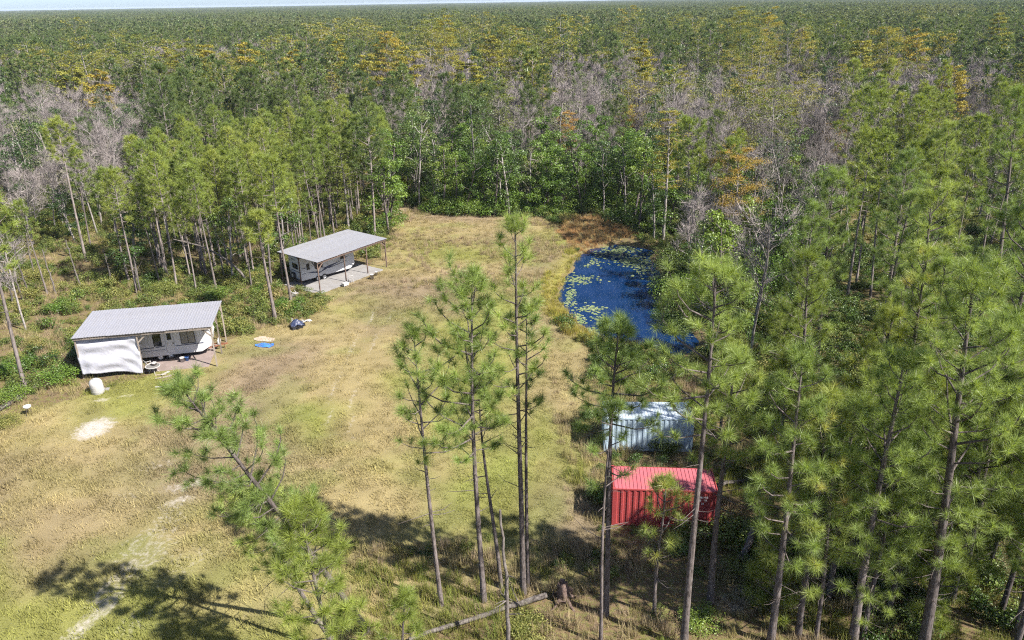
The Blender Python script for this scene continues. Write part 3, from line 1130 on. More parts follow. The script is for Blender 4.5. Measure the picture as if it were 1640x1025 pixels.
own_pine('strongly leaning pine with big crown over the lower left meadow', (-7.45, 29.9, 0), (-12.6, 26.4, 16.2), 6, cb=.40, Lmax=2.5, nb=46, rad=.16, tufts=1.05, stubs=9, lop=.2)
own_pine('smaller leaning pine just below the strongly leaning one', (-8.6, 28.6, 0), (-11.9, 28.2, 9.6), 7, cb=.55, Lmax=2.2, nb=18, rad=.12, tufts=.9, stubs=10)
own_pine('bright bushy young pine at the bottom edge of the picture', (-7.4, 24.2, 0), (-7.9, 24.6, 11.4), 8, cb=.25, Lmax=2.05, nb=38, rad=.13, tufts=1.35, mat=M['needle'])
own_pine('little pine sapling beside the bushy young pine at the bottom', (-5.3, 27.3, 0), (-5.2, 27.3, 4.6), 9, cb=.2, Lmax=.9, nb=12, rad=.06, tufts=1.2, mat=M['needle'])
own_pine('pine crossing the left end of both containers', (970, 985), (992, 512), 10, cb=.68, Lmax=2.5, nb=28, rad=.14, tufts=1.0, stubs=10, lop=.3)
own_pine('thin pole pine just left of the pine at the container ends', (962, 1030), (980, 640), 11, cb=.7, Lmax=1.1, nb=9, rad=.08, tufts=.7)
own_pine('pine with thick trunk in front of the red container, large crown by the pond', (1095, 1035), (1142, 415), 12, cb=.60, Lmax=2.8, nb=34, rad=.17, tufts=.95, stubs=12, lop=.15)
own_pine('pine at the right end of the red container', (1138, 965), (1166, 555), 13, cb=.55, Lmax=2.0, nb=26, rad=.16, tufts=1.15, stubs=14)
own_pine('small spindly pine in front of the red container side', (1048, 985), (1058, 760), 14, cb=.45, Lmax=1.5, nb=15, rad=.09, tufts=.7, stubs=8)
own_pine('first tall pine right of the containers, bare lower trunk', (1234, 1030), (1295, 560), 15, cb=.32, Lmax=2.4, nb=38, rad=.17, tufts=1.02, stubs=12)
own_pine('second pine right of the containers, beside the sandy patch', (1278, 1020), (1322, 620), 16, cb=.28, Lmax=2.3, nb=36, rad=.15, tufts=1.02)
own_pine('thin third pine right of the containers', (1306, 1025), (1352, 690), 17, cb=.31, Lmax=1.8, nb=28, rad=.1, tufts=0.94)
own_pine('thick forked looking pine low at the right of the picture', (1366, 1030), (1440, 560), 18, cb=.28, Lmax=2.7, nb=44, rad=.2, tufts=1.10, stubs=14)
own_pine('slender pine behind the thick forked looking one', (1386, 975), (1430, 640), 19, cb=.26, Lmax=2.0, nb=30, rad=.11, tufts=0.94)
own_pine('biggest pine at lower right, heavy dark trunk curving up', (1476, 1050), (1580, 420), 20, cb=.26, Lmax=3.1, nb=54, rad=.24, tufts=1.15, stubs=16, lop=.2)
own_pine('pine right of the biggest lower right pine', (1546, 925), (1618, 500), 21, cb=.26, Lmax=2.6, nb=42, rad=.16, tufts=1.10)
own_pine('pine at the right picture edge, bottom', (1640, 1010), (1720, 560), 22, cb=.24, Lmax=2.6, nb=42, rad=.16, tufts=1.10)
own_pine('yellowish pine right of the silver container', (1262, 770), (1302, 400), 23, cb=.28, Lmax=2.6, nb=42, rad=.17, tufts=1.06, mat=M['needle'])
own_pine('rounded pine with pale limbs right of the pond', (1308, 600), (1330, 270), 24, cb=.36, Lmax=3.0, nb=42, rad=.17, tufts=1.10, stubs=14)
own_pine('tall pine with a long straight trunk rising over the right stand', (1412, 560), (1450, 240), 25, cb=.36, Lmax=2.8, nb=42, rad=.18, tufts=1.06, stubs=10)
own_pine('dark pine near the right picture edge, tallest against the swamp forest', (1570, 640), (1640, 130), 26, cb=.28, Lmax=2.8, nb=48, rad=.19, tufts=1.06, stubs=10)
own_pine('tall pine at upper right with layered limbs', (1480, 480), (1520, 190), 27, cb=.28, Lmax=3.0, nb=46, rad=.18, tufts=1.06)
for i, (x, y, h, lab) in enumerate([(14.2, 33.5, 8.0, 'young bushy pine right of the leaning dead trunk'), (17.5, 36.5, 9.5, 'young pine filling the gap behind the thick forked looking pine'), (20.0, 33.0, 8.5, 'young bright pine left of the biggest lower right pine'), (22.6, 37.0, 10.0, 'young pine behind the biggest lower right pine'),
                                    (17.0, 42.5, 9.0, 'young pine in the middle of the right hand stand'), (25.2, 33.0, 8.5, 'young pine at the lower right corner'), (14.6, 47.5, 7.5, 'young pine right of the silver container'), (24.5, 43.5, 10.0, 'young pine near the right edge, half way up the picture'),
                                    (19.6, 50.0, 9.0, 'young pine deep in the right hand stand beyond the silver container'), (20.2, 29.0, 5.5, 'small pine low at the bottom right, beside the biggest trunk'), (12.8, 30.5, 3.2, 'tiny pine seedling by the sandy patch')]):
    own_pine(lab, (x, y, 0), (x + .2 * math.sin(i * 2.1), y, h), 70 + i, cb=.12, Lmax=1.3 + h * .1, nb=int(10 + h * 2.6), rad=.04 + h * .008, tufts=1.05, stubs=2, mat=M['needle'])
for i, (x, y, h, lab) in enumerate([(16.2, 31.6, 11.5, 'half grown pine between the third pine and the thick forked looking one'), (18.6, 30.2, 10.5, 'half grown pine just left of the biggest lower right trunk'), (22.4, 31.2, 12.5, 'half grown pine just right of the biggest lower right trunk'), (24.2, 28.8, 11.0, 'half grown pine in the bottom right corner'), (21.0, 40.0, 13.0, 'half grown pine behind the biggest lower right pine, crown in the sun')]):
    own_pine(lab, (x, y, 0), (x + .3 * math.sin(i * 1.7), y + .2, h), 90 + i, cb=.28, Lmax=2.4, nb=int(8 + h * 2.6), rad=.05 + h * .008, tufts=1.1, stubs=8, mat=M['needle_deep'] if i % 2 else M['needle'], lop=.2)
# left and far side
own_pine('leaning pine trunk at the left picture edge', (40, 622), (-46, 290), 30, lod=1, cb=.6, Lmax=2.2, nb=28, rad=.15)
own_pine('short broken topped pine beside the far carport, yellow tuft on top', (441, 514), (414, 340), 31, lod=1, cb=.72, Lmax=1.9, nb=22, rad=.17, tufts=1.6, stubs=5)
own_pine('thin pine standing right in front of the far carport corner', (466, 480), (430, 250), 32, lod=1, cb=.62, Lmax=2.1, nb=28, rad=.12, tufts=1.3)
own_pine('lone tall bare trunk pine at the left, before dark trees', (138, 418), (88, 190), 33, lod=1, cb=.72, Lmax=2.1, nb=22, rad=.16, tufts=1.5, stubs=6)
own_pine('pine with bare trunk left of the arched dead trunk', (207, 452), (160, 270), 34, lod=1, cb=.6, Lmax=2.0, nb=26, rad=.13, tufts=1.3)
own_pine('right one of the pair of grey trunked pines behind the pond', (1102, 402), (1106, 188), 35, lod=1, cb=.58, Lmax=2.9, nb=36, rad=.17, tufts=1.4)
for i, (bx, by, tx, ty) in enumerate([(613, 336, 606, 185), (598, 352, 590, 205), (540, 372, 520, 200), (575, 340, 568, 185), (500, 350, 488, 195), (455, 440, 430, 265), (345, 432, 315, 255), (268, 445, 235, 270), (385, 415, 360, 240), (330, 440, 300, 280)]):
    own_pine('pine at the front edge of the stand behind the carports, grey trunk bare', (bx, by), (tx, ty), 40 + i, lod=1, cb=.6, Lmax=2.0, nb=30, rad=.14, tufts=1.2)['group'] = 'front row pines of the stand'


def own_tree(name, fn, mats, label, cat, base, top, seed, **kw):
    b0 = ground_at(*base)
    d = _f + _r * (top[0] - 820) / FPX - _u * (top[1] - 512.5) / FPX
    v = np.array([0, 0, CAM_H]) + d * (b0[1] / d[1]) - b0
    t, c = fn(seed, H=float(np.linalg.norm(v)), **kw)
    return put_tree(name, (t.mesh('trunk', mats[0], True), c.mesh('crown', mats[1])), b0[0], b0[1], label, cat, None, lean=v)


CY = (M['bark_grey'], M['cypress_gold'])
own_tree('cypress_tree', cypress_geo, CY, 'golden topped cypress with pale trunk, left of the pair behind the pond', 'cypress tree', (1062, 384), (1072, 172), 51, lod=0, W=2.6)
own_tree('cypress_tree', cypress_geo, (M['bark_grey'], M['cypress_orange']), 'orange feathery cypress standing alone right of the pond', 'cypress tree', (1172, 430), (1182, 230), 52, lod=0, W=3.0, dens=2.0, ls=.85)
own_tree('cypress_tree', cypress_geo, CY, 'broad golden cypress crown highest above the swamp forest at the centre', 'cypress tree', (712, 188), (712, 26), 53, lod=0, W=5.0, dens=1.5, ls=1.7)
own_tree('cypress_tree', cypress_geo, CY, 'golden cypress just right of the highest central one', 'cypress tree', (835, 205), (830, 62), 54, lod=0, W=4.6, dens=1.5, ls=1.7)
own_tree('cypress_tree', cypress_geo, CY, 'golden cypress just left of the highest central one', 'cypress tree', (620, 200), (618, 48), 55, lod=0, W=4.2, dens=1.5, ls=1.7)
own_tree('cypress_tree', cypress_geo, CY, 'rounded olive cypress above the swamp forest at upper right', 'cypress tree', (1185, 160), (1185, 10), 56, lod=0, W=5.0, dens=1.5, ls=1.7)
own_tree('cypress_tree', cypress_geo, CY, 'flat topped olive cypress beside the rounded one at upper right', 'cypress tree', (1232, 158), (1230, 14), 57, lod=0, W=4.4, dens=1.5, ls=1.7)
own_tree('cypress_tree', cypress_geo, CY, 'wide golden cypress clump at far upper right', 'cypress tree', (1420, 185), (1420, 40), 58, lod=0, W=4.6, dens=1.5, ls=1.7)
own_tree('cypress_tree', cypress_geo, CY, 'dense golden brown cypress in front of the upper right pines', 'cypress tree', (1525, 250), (1528, 104), 59, lod=0, W=2.8, dens=1.5, ls=1.7)
own_tree('cypress_tree', cypress_geo, CY, 'yellow slim cypress among bare trees right of centre', 'cypress tree', (1090, 245), (1092, 100), 60, lod=1, W=1.8)
BR = (M['bark_grey'], M['twig'])
own_tree('bare_tree', bare_geo, BR, 'broad pale leafless tree crown, largest bare one at upper right', 'bare tree', (1250, 195), (1255, 40), 61, lod=0, W=5.2)
own_tree('bare_tree', bare_geo, BR, 'leafless forked tree with white limbs right of the orange cypress', 'bare tree', (1255, 400), (1262, 190), 62, lod=0, W=3.4)
own_tree('bare_tree', bare_geo, BR, 'twisted bare tree behind the right hand pines', 'bare tree', (1360, 400), (1370, 200), 63, lod=0, W=3.2)
own_tree('bare_tree', bare_geo, BR, 'dome of pale bare twigs near the right picture edge', 'bare tree', (1575, 215), (1580, 76), 64, lod=0, W=4.0)
for i, (bx, by, tx, ty, w) in enumerate([(655, 215, 652, 75, 3.6), (745, 225, 745, 92, 3.4), (590, 225, 588, 85, 3.0), (540, 190, 540, 60, 3.0), (860, 235, 858, 90, 3.4), (785, 190, 785, 55, 3.6), (330, 215, 328, 70, 3.0), (395, 220, 392, 68, 3.2), (120, 235, 116, 105, 3.0), (165, 240, 160, 108, 2.6),
                                          (275, 205, 272, 75, 2.8), (1375, 195, 1378, 62, 3.4), (1465, 180, 1468, 45, 3.2), (1028, 215, 1030, 60, 2.6), (1595, 160, 1600, 18, 3.0), (1280, 160, 1283, 45, 3.4), (470, 205, 468, 78, 2.8)]):
    own_tree('cypress_tree', cypress_geo, CY, 'golden cypress crown standing out above the swamp canopy', 'cypress tree', (bx, by), (tx, ty), 500 + i, lod=1, W=w, dens=1.7, ls=1.8)['group'] = 'golden crowns above the canopy'
for i, (bx, by, tx, ty, w, lab) in enumerate([(905, 285, 906, 175, 1.7, 'small orange cypress above the vine thicket left of the pond'), (1330, 300, 1333, 195, 2.0, 'small orange cypress left of the twisted bare tree'), (1005, 270, 1006, 165, 1.5, 'slim orange cypress in the swamp forest above the pond')]):
    own_tree('cypress_tree', cypress_geo, (M['bark_grey'], M['cypress_orange']), lab, 'cypress tree', (bx, by), (tx, ty), 530 + i, lod=0, W=w * 1.15, dens=1.5)
for i, (bx, by, tx, ty, w) in enumerate([(60, 270, 55, 125, 3.6), (95, 280, 90, 140, 3.4), (140, 295, 134, 150, 3.4), (20, 300, 12, 160, 3.2), (190, 290, 185, 150, 3.2), (235, 265, 232, 130, 3.2), (290, 260, 286, 135, 3.2), (480, 230, 478, 110, 3.0), (430, 235, 428, 120, 2.8),
                                          (940, 260, 938, 110, 3.2), (985, 255, 985, 105, 3.2), (1035, 265, 1037, 120, 3.2), (1130, 260, 1133, 110, 3.4), (1190, 255, 1193, 100, 3.4), (1310, 265, 1315, 110, 3.6), (1350, 280, 1356, 125, 3.4), (1395, 300, 1402, 150, 3.2), (870, 270, 868, 130, 3.0), (815, 280, 813, 140, 3.0), (1085, 290, 1088, 150, 3.0), (1420, 250, 1425, 110, 3.0)]):
    own_tree('bare_tree', bare_geo, BR, 'wide leafless grey crown standing out of the swamp canopy', 'bare tree', (bx, by), (tx, ty), 540 + i, lod=1, W=w)['group'] = 'wide bare crowns in the canopy'
own_tree('leafy_tree', broad_geo, (M['bark_grey'], M['broad']), 'tall dark leafy tree towering over the clearing far edge', 'tree', (762, 322), (765, 135), 66, lod=0, W=3.4, low=.3, dens=1.3)
own_tree('leafy_tree', broad_geo, (M['bark_grey'], M['broad']), 'dark leafy tree at the left end of the clearing far edge', 'tree', (665, 318), (662, 160), 67, lod=0, W=3.6, low=.1, dens=1.3)

# ---- the forest, tree by tree
PLANT = [(215, 470), (440, 478), (490, 440), (560, 372), (575, 350), (632, 318), (640, 285), (560, 268), (420, 290), (340, 340), (240, 385)]
AVOID = [np.array(ground_at(*q_)[:2]) for q_ in ((1060, 800), (1040, 690))]


def near_built(x, y, m=1.0):
    """inside the footprint of a carport (with margin m) """
    r_ = np.zeros(np.shape(x), bool)
    for lx, ly, a, L_, D_ in ((-36.34, 58.56, 10.6, 11.05, 6.0), (-20.72, 78.95, 54.5, 10.7, 6.55)):
        c_, s_ = math.cos(R(a)), math.sin(R(a))
        dx, dy = x - lx, y - ly
        u1, v1 = dx * c_ + dy * s_, -dx * s_ + dy * c_
        r_ = r_ | ((u1 > -m) & (u1 < L_ + m) & (v1 > -m) & (v1 < D_ + m))
    return r_


rng = np.random.default_rng(77)
cand = []
STEP = 2.9
for yy in np.arange(26, 430, STEP):
    step = STEP if yy < 200 else STEP * 1.25
    W_ = 0.70 * yy + 22
    for xx in np.arange(-W_, W_, step):
        cand.append((xx + rng.uniform(-.48, .48) * step, yy + rng.uniform(-.48, .48) * STEP))
cand = np.array(cand)
u_ = cand[:, 0] / cand[:, 1]
inc = in_poly(cand[:, 0], cand[:, 1], CLEAR) | in_poly(cand[:, 0], cand[:, 1], POND) | in_poly(cand[:, 0], cand[:, 1], MARSH)
dc = dist_poly(cand[:, 0], cand[:, 1], CLEAR)
dp = dist_poly(cand[:, 0], cand[:, 1], POND)
patch = fbm(cand[:, 0], cand[:, 1], 30, 61)
patch2 = fbm(cand[:, 0], cand[:, 1], 38, 71)
FIELDS = {k_: fbm(cand[:, 0], cand[:, 1] * .8, 46, 200 + 7 * i_) for i_, k_ in enumerate(('bare', 'grey', 'broad', 'cyp', 'pine_back'))}
TREES = []
for i, (x, y) in enumerate(cand):
    if inc[i] or dp[i] < 2.0:
        continue
    bx, by, w_ = project((x, y, 0))
    u = x / y
    if near_built(x, y, 1.2) or min(np.hypot(a[0] - x, a[1] - y) for a in AVOID) < 4.5:
        continue
    back = False
    plant = in_poly(np.array([bx]), np.array([by]), PLANT)[0]
    pp = patch2[i]
    if y < 98 and x < 3 and not plant:                       # open undergrowth left of the clearing, and behind the camera side
        if y < 52 or x > -24:
            continue
        dens, pr = (.035 if by > 420 else .14), dict(pine=.35, broad=.45, bare=.2)
    elif bx < 270 and 96 < y < 185 and x < 0:
        dens, pr = .6, dict(bare=.55, broad=.30, grey=.10, pine_back=.05)
    elif plant:
        dens, pr = 1.0, dict(pine=.97, broad=.03)
    elif x >= 3 and y < 100:
        if x < 15.5 and y < 60:
            continue
        if x < 20 and y < 66:
            dens, pr = .05, dict(pine_right=1)
        elif u > .42 or y < 60:
            dens, pr = .20, dict(pine_right=.8, broad=.13, bare=.07)
        else:
            dens, pr = .5, dict(vine=.46, broad=.2, bare=.14, grey=.1, cyp=.05, pine_right=.09)
    elif y < 128 and -.17 < u < .22:
        dens, pr = 1.2, dict(vine=.70, broad=.22, grey=.04, bare=.04)
    elif y < 150 and u > .42:
        dens, pr = .36, dict(pine_right=.62, broad=.16, bare=.14, cyp=.08)
    else:
        if y < 215:
            prior = dict(bare=.46, grey=.16, broad=.34, cyp=.05, pine_back=.05) if u > -.17 else (dict(pine_back=.5, bare=.22, cyp=.10, broad=.16) if y < 150 else dict(pine_back=.2, bare=.36, cyp=.12, broad=.25, grey=.1))
            if u < -.45:
                prior = dict(bare=.70, broad=.20, pine_back=.04, cyp=.06) if y < 190 else dict(bare=.3, broad=.25, pine_back=.25, cyp=.15)
        elif y < 340:
            prior = dict(bare=.36, broad=.22, grey=.08, cyp=.11 if y < 285 else .05, pine_back=.26 if y < 285 else .45)
        else:
            prior = dict(pine_back=.68, cyp=.06, broad=.14, bare=.12)
        dens = .47
        back = True
        pr = {k_: v_ * math.exp(6.0 * (FIELDS[k_][i] - .5)) for k_, v_ in prior.items()}
    if rng.random() > dens * (.55 + .9 * patch[i]):
        continue
    k = rng.choice(list(pr), p=np.array(list(pr.values())) / sum(pr.values()))
    s = rng.uniform(.72, 1.15)
    if back:
        s *= 1.05
    if k == 'pine':
        s *= .80
    if k == 'cyp' and y > 150:
        s *= rng.uniform(1.05, 1.3)
    TREES.append((k, x, y, s, rng.uniform(0, 6.28), bx, by, w_))
print('trees', len(TREES), {k: sum(t[0] == k for t in TREES) for k in INFO})
LIMIT = {'pine': 125, 'pine_right': 75, 'pine_back': 55, 'broad': 200, 'vine': 170, 'grey': 120, 'bare': 200, 'cyp': 110}
FARLIB = {'pine': PINE2, 'pine_right': PINE2, 'pine_back': PINE2, 'broad': BROAD2, 'vine': BROAD2, 'grey': GREY2, 'bare': BARE2, 'cyp': CYP2}
far = {}
for k in INFO:
    L_ = sorted((t for t in TREES if t[0] == k), key=lambda t: t[7])
    cnt = 0
    for t in L_:
        vis = -60 < t[5] < 1700 and t[6] < 1130
        if cnt < LIMIT[k] and vis or (t[2] < 58 and vis):
            nm, meshes, lab, cat, grp = INFO[k]
            if k == 'pine_right' and t[7] > 75:
                meshes = PINE1
            put_tree(nm, meshes[int(t[4] * 100) % len(meshes)], t[1], t[2], lab, cat, grp, t[3], t[4], lean=(rng.normal() * .035, rng.normal() * .035, 1), z=0)
            cnt += 1
        else:
            far.setdefault(id(FARLIB[k]), (FARLIB[k], [], k))[1].append(t)
STUFF = {'pine': ('distant_pines', 'distant pines merging into the forest', 'forest'), 'broad': ('distant_leafy_trees', 'distant dark green leafy trees of the swamp forest', 'forest'),
         'grey': ('distant_sparse_trees', 'distant thin grey green trees of the swamp forest', 'forest'), 'bare': ('distant_bare_trees', 'distant leafless grey trees of the swamp forest', 'forest'),
         'cyp': ('distant_cypresses', 'distant golden cypresses of the swamp forest', 'forest')}
for lb, ts, k in far.values():
    n = len(ts)
    nm, lab, cat = STUFF[k]
    grp = np.array([1 if (k == 'pine' and t[7] < 140) else 0 for t in ts])
    gl = [lb, PINE1M] if k == 'pine' else [lb]
    ix = np.array([rng.integers(0, len(gl[g_])) for g_ in grp])
    scatter(nm, [(t[1], t[2], -.05) for t in ts], [(0, 0, t[4]) for t in ts], [(t[3],) * 3 for t in ts], ix, gl, lab, cat, grp=grp)

# ---- forest to the horizon, in patches of many trees
PATCH = []
for i in range(6):
    prg = np.random.default_rng(900 + i)
    mb = MB()
    for j in range(46):
        t, c = MB(), MB()
        kind = prg.random()
        Hh = prg.uniform(13, 18)
        if kind < .74:
            pine_geo(1000 + i * 50 + j, H=Hh, lod=3, cb=.5, Lmax=2.4, nb=13, trunk=t, crown=c, mt=0, mc=1, rad=.2)
        elif kind < .80:
            cypress_geo(1000 + i * 50 + j, H=Hh, W=3.0, lod=3, trunk=t, crown=c, mt=0, mc=2)
        else:
            broad_geo(1000 + i * 50 + j, H=Hh * .8, W=2.8, lod=3, trunk=t, crown=c, mt=0, mc=3)
        ox, oy = prg.uniform(-20, 20, 2)
        for q in (t, c):
            Vq = np.concatenate(q.V) + np.array([ox, oy, 0])
            Fq = np.concatenate(q.F)
            mb.V.append(Vq)
            mb.F.append(Fq + mb.n)
            mb.T.append(np.clip(np.concatenate(q.T) * .5 + prg.uniform(0, .5), 0, 1))
            mb.M.append(np.concatenate(q.M))
            mb.n += len(Vq)
    PATCH.append(proto('forest_patch', mb, [M['bark_far'], M['needle_far' if i % 3 else 'needle_back'], M['cypress'], M['broad']]))
pts = []
y0 = 425.0
while y0 < 7000:
    st = 33 if y0 < 1500 else 42
    W_ = .72 * y0 + 60
    for x0 in np.arange(-W_, W_, st):
        pts.append((x0 + rng.uniform(-14, 14), y0 + rng.uniform(-14, 14), -.05))
    y0 += st
n = len(pts)
print('patches', n)
sc_ = rng.uniform(.85, 1.15, n) * (0.9 + .25 * fbm(np.array(pts)[:, 0], np.array(pts)[:, 1], 160, 5))
scatter('far_forest', pts, np.stack([np.zeros(n), np.zeros(n), rng.uniform(0, 6.28, n)], 1), np.repeat(sc_[:, None], 3, 1), rng.integers(0, 6, n), PATCH, 'pine forest stretching flat to the horizon', 'forest')
# ------------------------------------------------------------------ undergrowth and grass (nobody could count it)
SHR = [proto('undergrowth_bush', shrub_geo(1500 + i, 1.0, [1.1, 1.4, .9, 1.6, 1.2][i], 760, .125), M['shrub']) for i in range(5)]
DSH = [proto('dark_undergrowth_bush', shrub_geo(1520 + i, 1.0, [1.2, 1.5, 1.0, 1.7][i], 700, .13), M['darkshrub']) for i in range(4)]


def field(step, x0, x1, y0, y1, seed):
    rg = np.random.default_rng(seed)
    X, Y = np.meshgrid(np.arange(x0, x1, step), np.arange(y0, y1, step))
    X = X.ravel() + rg.uniform(-.5, .5, X.size) * step
    Y = Y.ravel() + rg.uniform(-.5, .5, Y.size) * step
    vis = (np.abs(X) < .72 * Y + 8)
    return X[vis], Y[vis], rg


X, Y, rg = field(1.1, -98, 98, 22, 152, 5)
inc = in_poly(X, Y, CLEAR)
rough = (Y < 37) & (X > -7)
ok = ~((inc & ~rough) | in_poly(X, Y, POND) | in_poly(X, Y, MARSH)) & (dist_poly(X, Y, POND) > 1.2)
ok &= ~near_built(X, Y, .9)
for a in AVOID:
    ok &= np.hypot((X - a[0]) / 4.0, (Y - a[1]) / 2.1) > 1
den = fbm(X, Y, 8, 41)
front = (X > -12) & (X < 17) & (Y < 56)
ok &= rg.random(len(X)) < np.where(front, np.clip((den - .40) * 2.6, 0.04, .5), np.where(X < 0, np.clip((den - .26) * 3.0, 0.15, .9), np.clip((den - .12) * 3.0, 0.25, .95)))
X, Y = X[ok], Y[ok]
Xb, Yb, rb = field(3.0, -240, 240, 150, 330, 6)  # dark leaved bushes added to deepen the shade in gaps between far crowns
kb = rb.random(len(Xb)) < .8
Xb, Yb = Xb[kb], Yb[kb]
nf = len(Xb)
X, Y = np.concatenate([X, Xb]), np.concatenate([Y, Yb])
big = np.concatenate([np.zeros(len(X) - nf, bool), np.ones(nf, bool)])
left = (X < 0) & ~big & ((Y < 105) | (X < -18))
bright_brush = left & (rg.random(len(X)) < .85) | (~left) & (rg.random(len(X)) < np.where(big, .06, .35))  # picks the brighter, yellower brush, mostly on the left
for nm, sel, pr, lab in (('undergrowth', bright_brush, SHR, 'bright green and yellow brush covering the ground under the pines'), ('dark_undergrowth', ~bright_brush, DSH, 'dark green bushes under the right hand pines and swamp trees')):
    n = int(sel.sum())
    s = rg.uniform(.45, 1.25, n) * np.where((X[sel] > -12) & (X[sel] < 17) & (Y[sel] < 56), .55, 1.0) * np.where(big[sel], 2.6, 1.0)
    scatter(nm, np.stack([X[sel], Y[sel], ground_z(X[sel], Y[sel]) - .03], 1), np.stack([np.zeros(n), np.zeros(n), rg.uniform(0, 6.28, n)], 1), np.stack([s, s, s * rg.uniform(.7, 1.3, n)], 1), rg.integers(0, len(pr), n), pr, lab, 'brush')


def tuft_geo(seed, n, h, spread, lean, w):
    rg = np.random.default_rng(seed)
    mb = MB()
    a = rg.uniform(0, 6.28, n)
    r_ = spread * np.sqrt(rg.random(n))
    B = np.stack([r_ * np.cos(a), r_ * np.sin(a), np.zeros(n)], 1)
    hh = h * rg.uniform(.5, 1.15, n)
    a2 = rg.uniform(0, 6.28, n)
    l = lean * rg.uniform(.2, 1.2, n) * hh
    Tp = B + np.stack([l * np.cos(a2), l * np.sin(a2), hh], 1)
    s = np.stack([-np.sin(a2), np.cos(a2), np.zeros(n)], 1) * (w / 2)
    V = np.stack([B - s, B + s, Tp], 1).reshape(-1, 3)
    mb.add(V, np.arange(3 * n).reshape(-1, 3), rg.random(n))
    return mb


GR = [proto('grass_tuft', tuft_geo(1600 + i, 34, .26, .42, .9, .03), M['grass']) for i in range(6)]
TALL = [proto('tall_grass_tuft', tuft_geo(1620 + i, 70, .85, .36, .45, .024), M['grass']) for i in range(5)]
X, Y, rg = field(.40, -48, 16, 26, 114, 9)
inc = in_poly(X, Y, CLEAR) | (dist_poly(X, Y, CLEAR) < 1.5)
sm = sand_mask(X, Y) + (fbm(X, Y, 1.2, 3) - .5) * .8
ok = inc & ~near_built(X, Y, .2) & ~in_poly(X, Y, POND) & (sm < .38) & (rg.random(len(X)) < np.clip(.35 + 1.1 * (fbm(X, Y, 4, 13) - .35), .15, .9))
SLABS = []
X, Y = X[ok], Y[ok]
c = ground_cols(X, Y) * rg.uniform(.75, 1.4, (len(X), 1)) * np.array([1.0, 1.02, .95])
n = len(X)
s = rg.uniform(.5, 1.15, n) * np.where((X < -6) & (Y < 50), 1.35, 1.0)
scatter('meadow_grass', np.stack([X, Y, ground_z(X, Y) - .02], 1), np.stack([np.zeros(n), np.zeros(n), rg.uniform(0, 6.28, n)], 1), np.stack([s, s, s * rg.uniform(.6, 1.3, n)], 1), rg.integers(0, 6, n), GR, 'short straw coloured and green meadow grass', 'grass', c)
print('grass', n)

X, Y, rg = field(.55, -60, 40, 24, 114, 19)
dP = dist_poly(X, Y, POND)
inC = in_poly(X, Y, CLEAR)
inP = in_poly(X, Y, POND)
marsh = in_poly(X, Y, MARSH)
nn = fbm(X, Y, 5, 43)
pr = np.zeros(len(X))
pr = np.where((dP < 2.4) & ~inP & (X < 13), .85, pr)
pr = np.where(marsh, .8, pr)
pr = np.where(inC & (Y > 80), np.clip((nn - .42) * 3, 0, .6), pr)
low = (Y < 38) & (X > -10) & (X < 20)
pr = np.where(low & (Y < 36.5), np.clip((nn - .22) * 3.4, 0.15, .95), pr)
pr = np.where((X > 3) & (Y < 58) & (X < 30) & ~low, np.clip((nn - .32) * 3, 0.15, .75), pr)
pr = np.where((X < -22) & ~inC & (Y > 46), np.clip((nn - .36) * 3, 0.05, .6), pr)
for bx, by, rr in ((985, 700, 3), (1050, 705, 3), (1050, 735, 3), (1000, 735, 3)):
    q = ground_at(bx, by)
    pr = np.maximum(pr, np.where(np.hypot(X - q[0], Y - q[1]) < rr, .5, 0))
for a in AVOID:
    pr = np.where(np.hypot((X - a[0]) / 3.6, (Y - a[1]) / 1.7) < 1, 0, pr)
ok = (rg.random(len(X)) < pr) & ~inP & ~near_built(X, Y, .5)
X, Y, dP, marsh, nn = X[ok], Y[ok], dP[ok], marsh[ok], nn[ok]
n = len(X)
k = rg.random((n, 1))
c = np.array([.36, .275, .19]) * (1 - k) + np.array([.32, .28, .12]) * k
reed = ((dP < 2.4) & (X < 13))[:, None]
c = np.where(reed, np.array([.27, .275, .045]) * (1 - k) + np.array([.36, .29, .08]) * k, c)
c = np.where(marsh[:, None], np.array([.42, .24, .11]) * (1 - k) + np.array([.46, .34, .15]) * k, c)
grn = ((nn > .56) & (Y < 58))[:, None]
c = np.where(grn & ~reed, np.array([.15, .19, .045]) * (1 - k) + np.array([.26, .25, .07]) * k, c)
c = c * rg.uniform(.7, 1.1, (n, 1))
s = rg.uniform(.5, 1.15, n) * np.where(Y > 74, .85, 1)
scatter('tall_grass', np.stack([X, Y, ground_z(X, Y) - .03], 1), np.stack([rg.normal(0, .1, n), rg.normal(0, .1, n), rg.uniform(0, 6.28, n)], 1), np.stack([s, s, s * rg.uniform(.7, 1.2, n)], 1), rg.integers(0, 5, n), TALL, 'tall dry brown grass and yellow green reeds round the pond and under the pines', 'grass', c)
print('tall', n)

# ------------------------------------------------------------------ single bushes
BUSH = [shrub_geo(1700 + i, 1.0, [1.3, 1.6, 1.1, 1.5][i], 3000, .085, clumps=20).mesh('bush', M['vine'] if i < 2 else M['shrub']) for i in range(4)]
BIGB = [shrub_geo(1730 + i, 1.0, [1.3, 1.5, 1.1][i], 5200, .06, clumps=34).mesh('bush', M['vine']) for i in range(3)]
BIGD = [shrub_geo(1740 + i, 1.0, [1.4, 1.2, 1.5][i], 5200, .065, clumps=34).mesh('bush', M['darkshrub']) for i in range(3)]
DBUSH = [shrub_geo(1710 + i, 1.0, [1.4, 1.7, 1.2][i], 3200, .085, clumps=20).mesh('bush', M['darkshrub']) for i in range(3)]


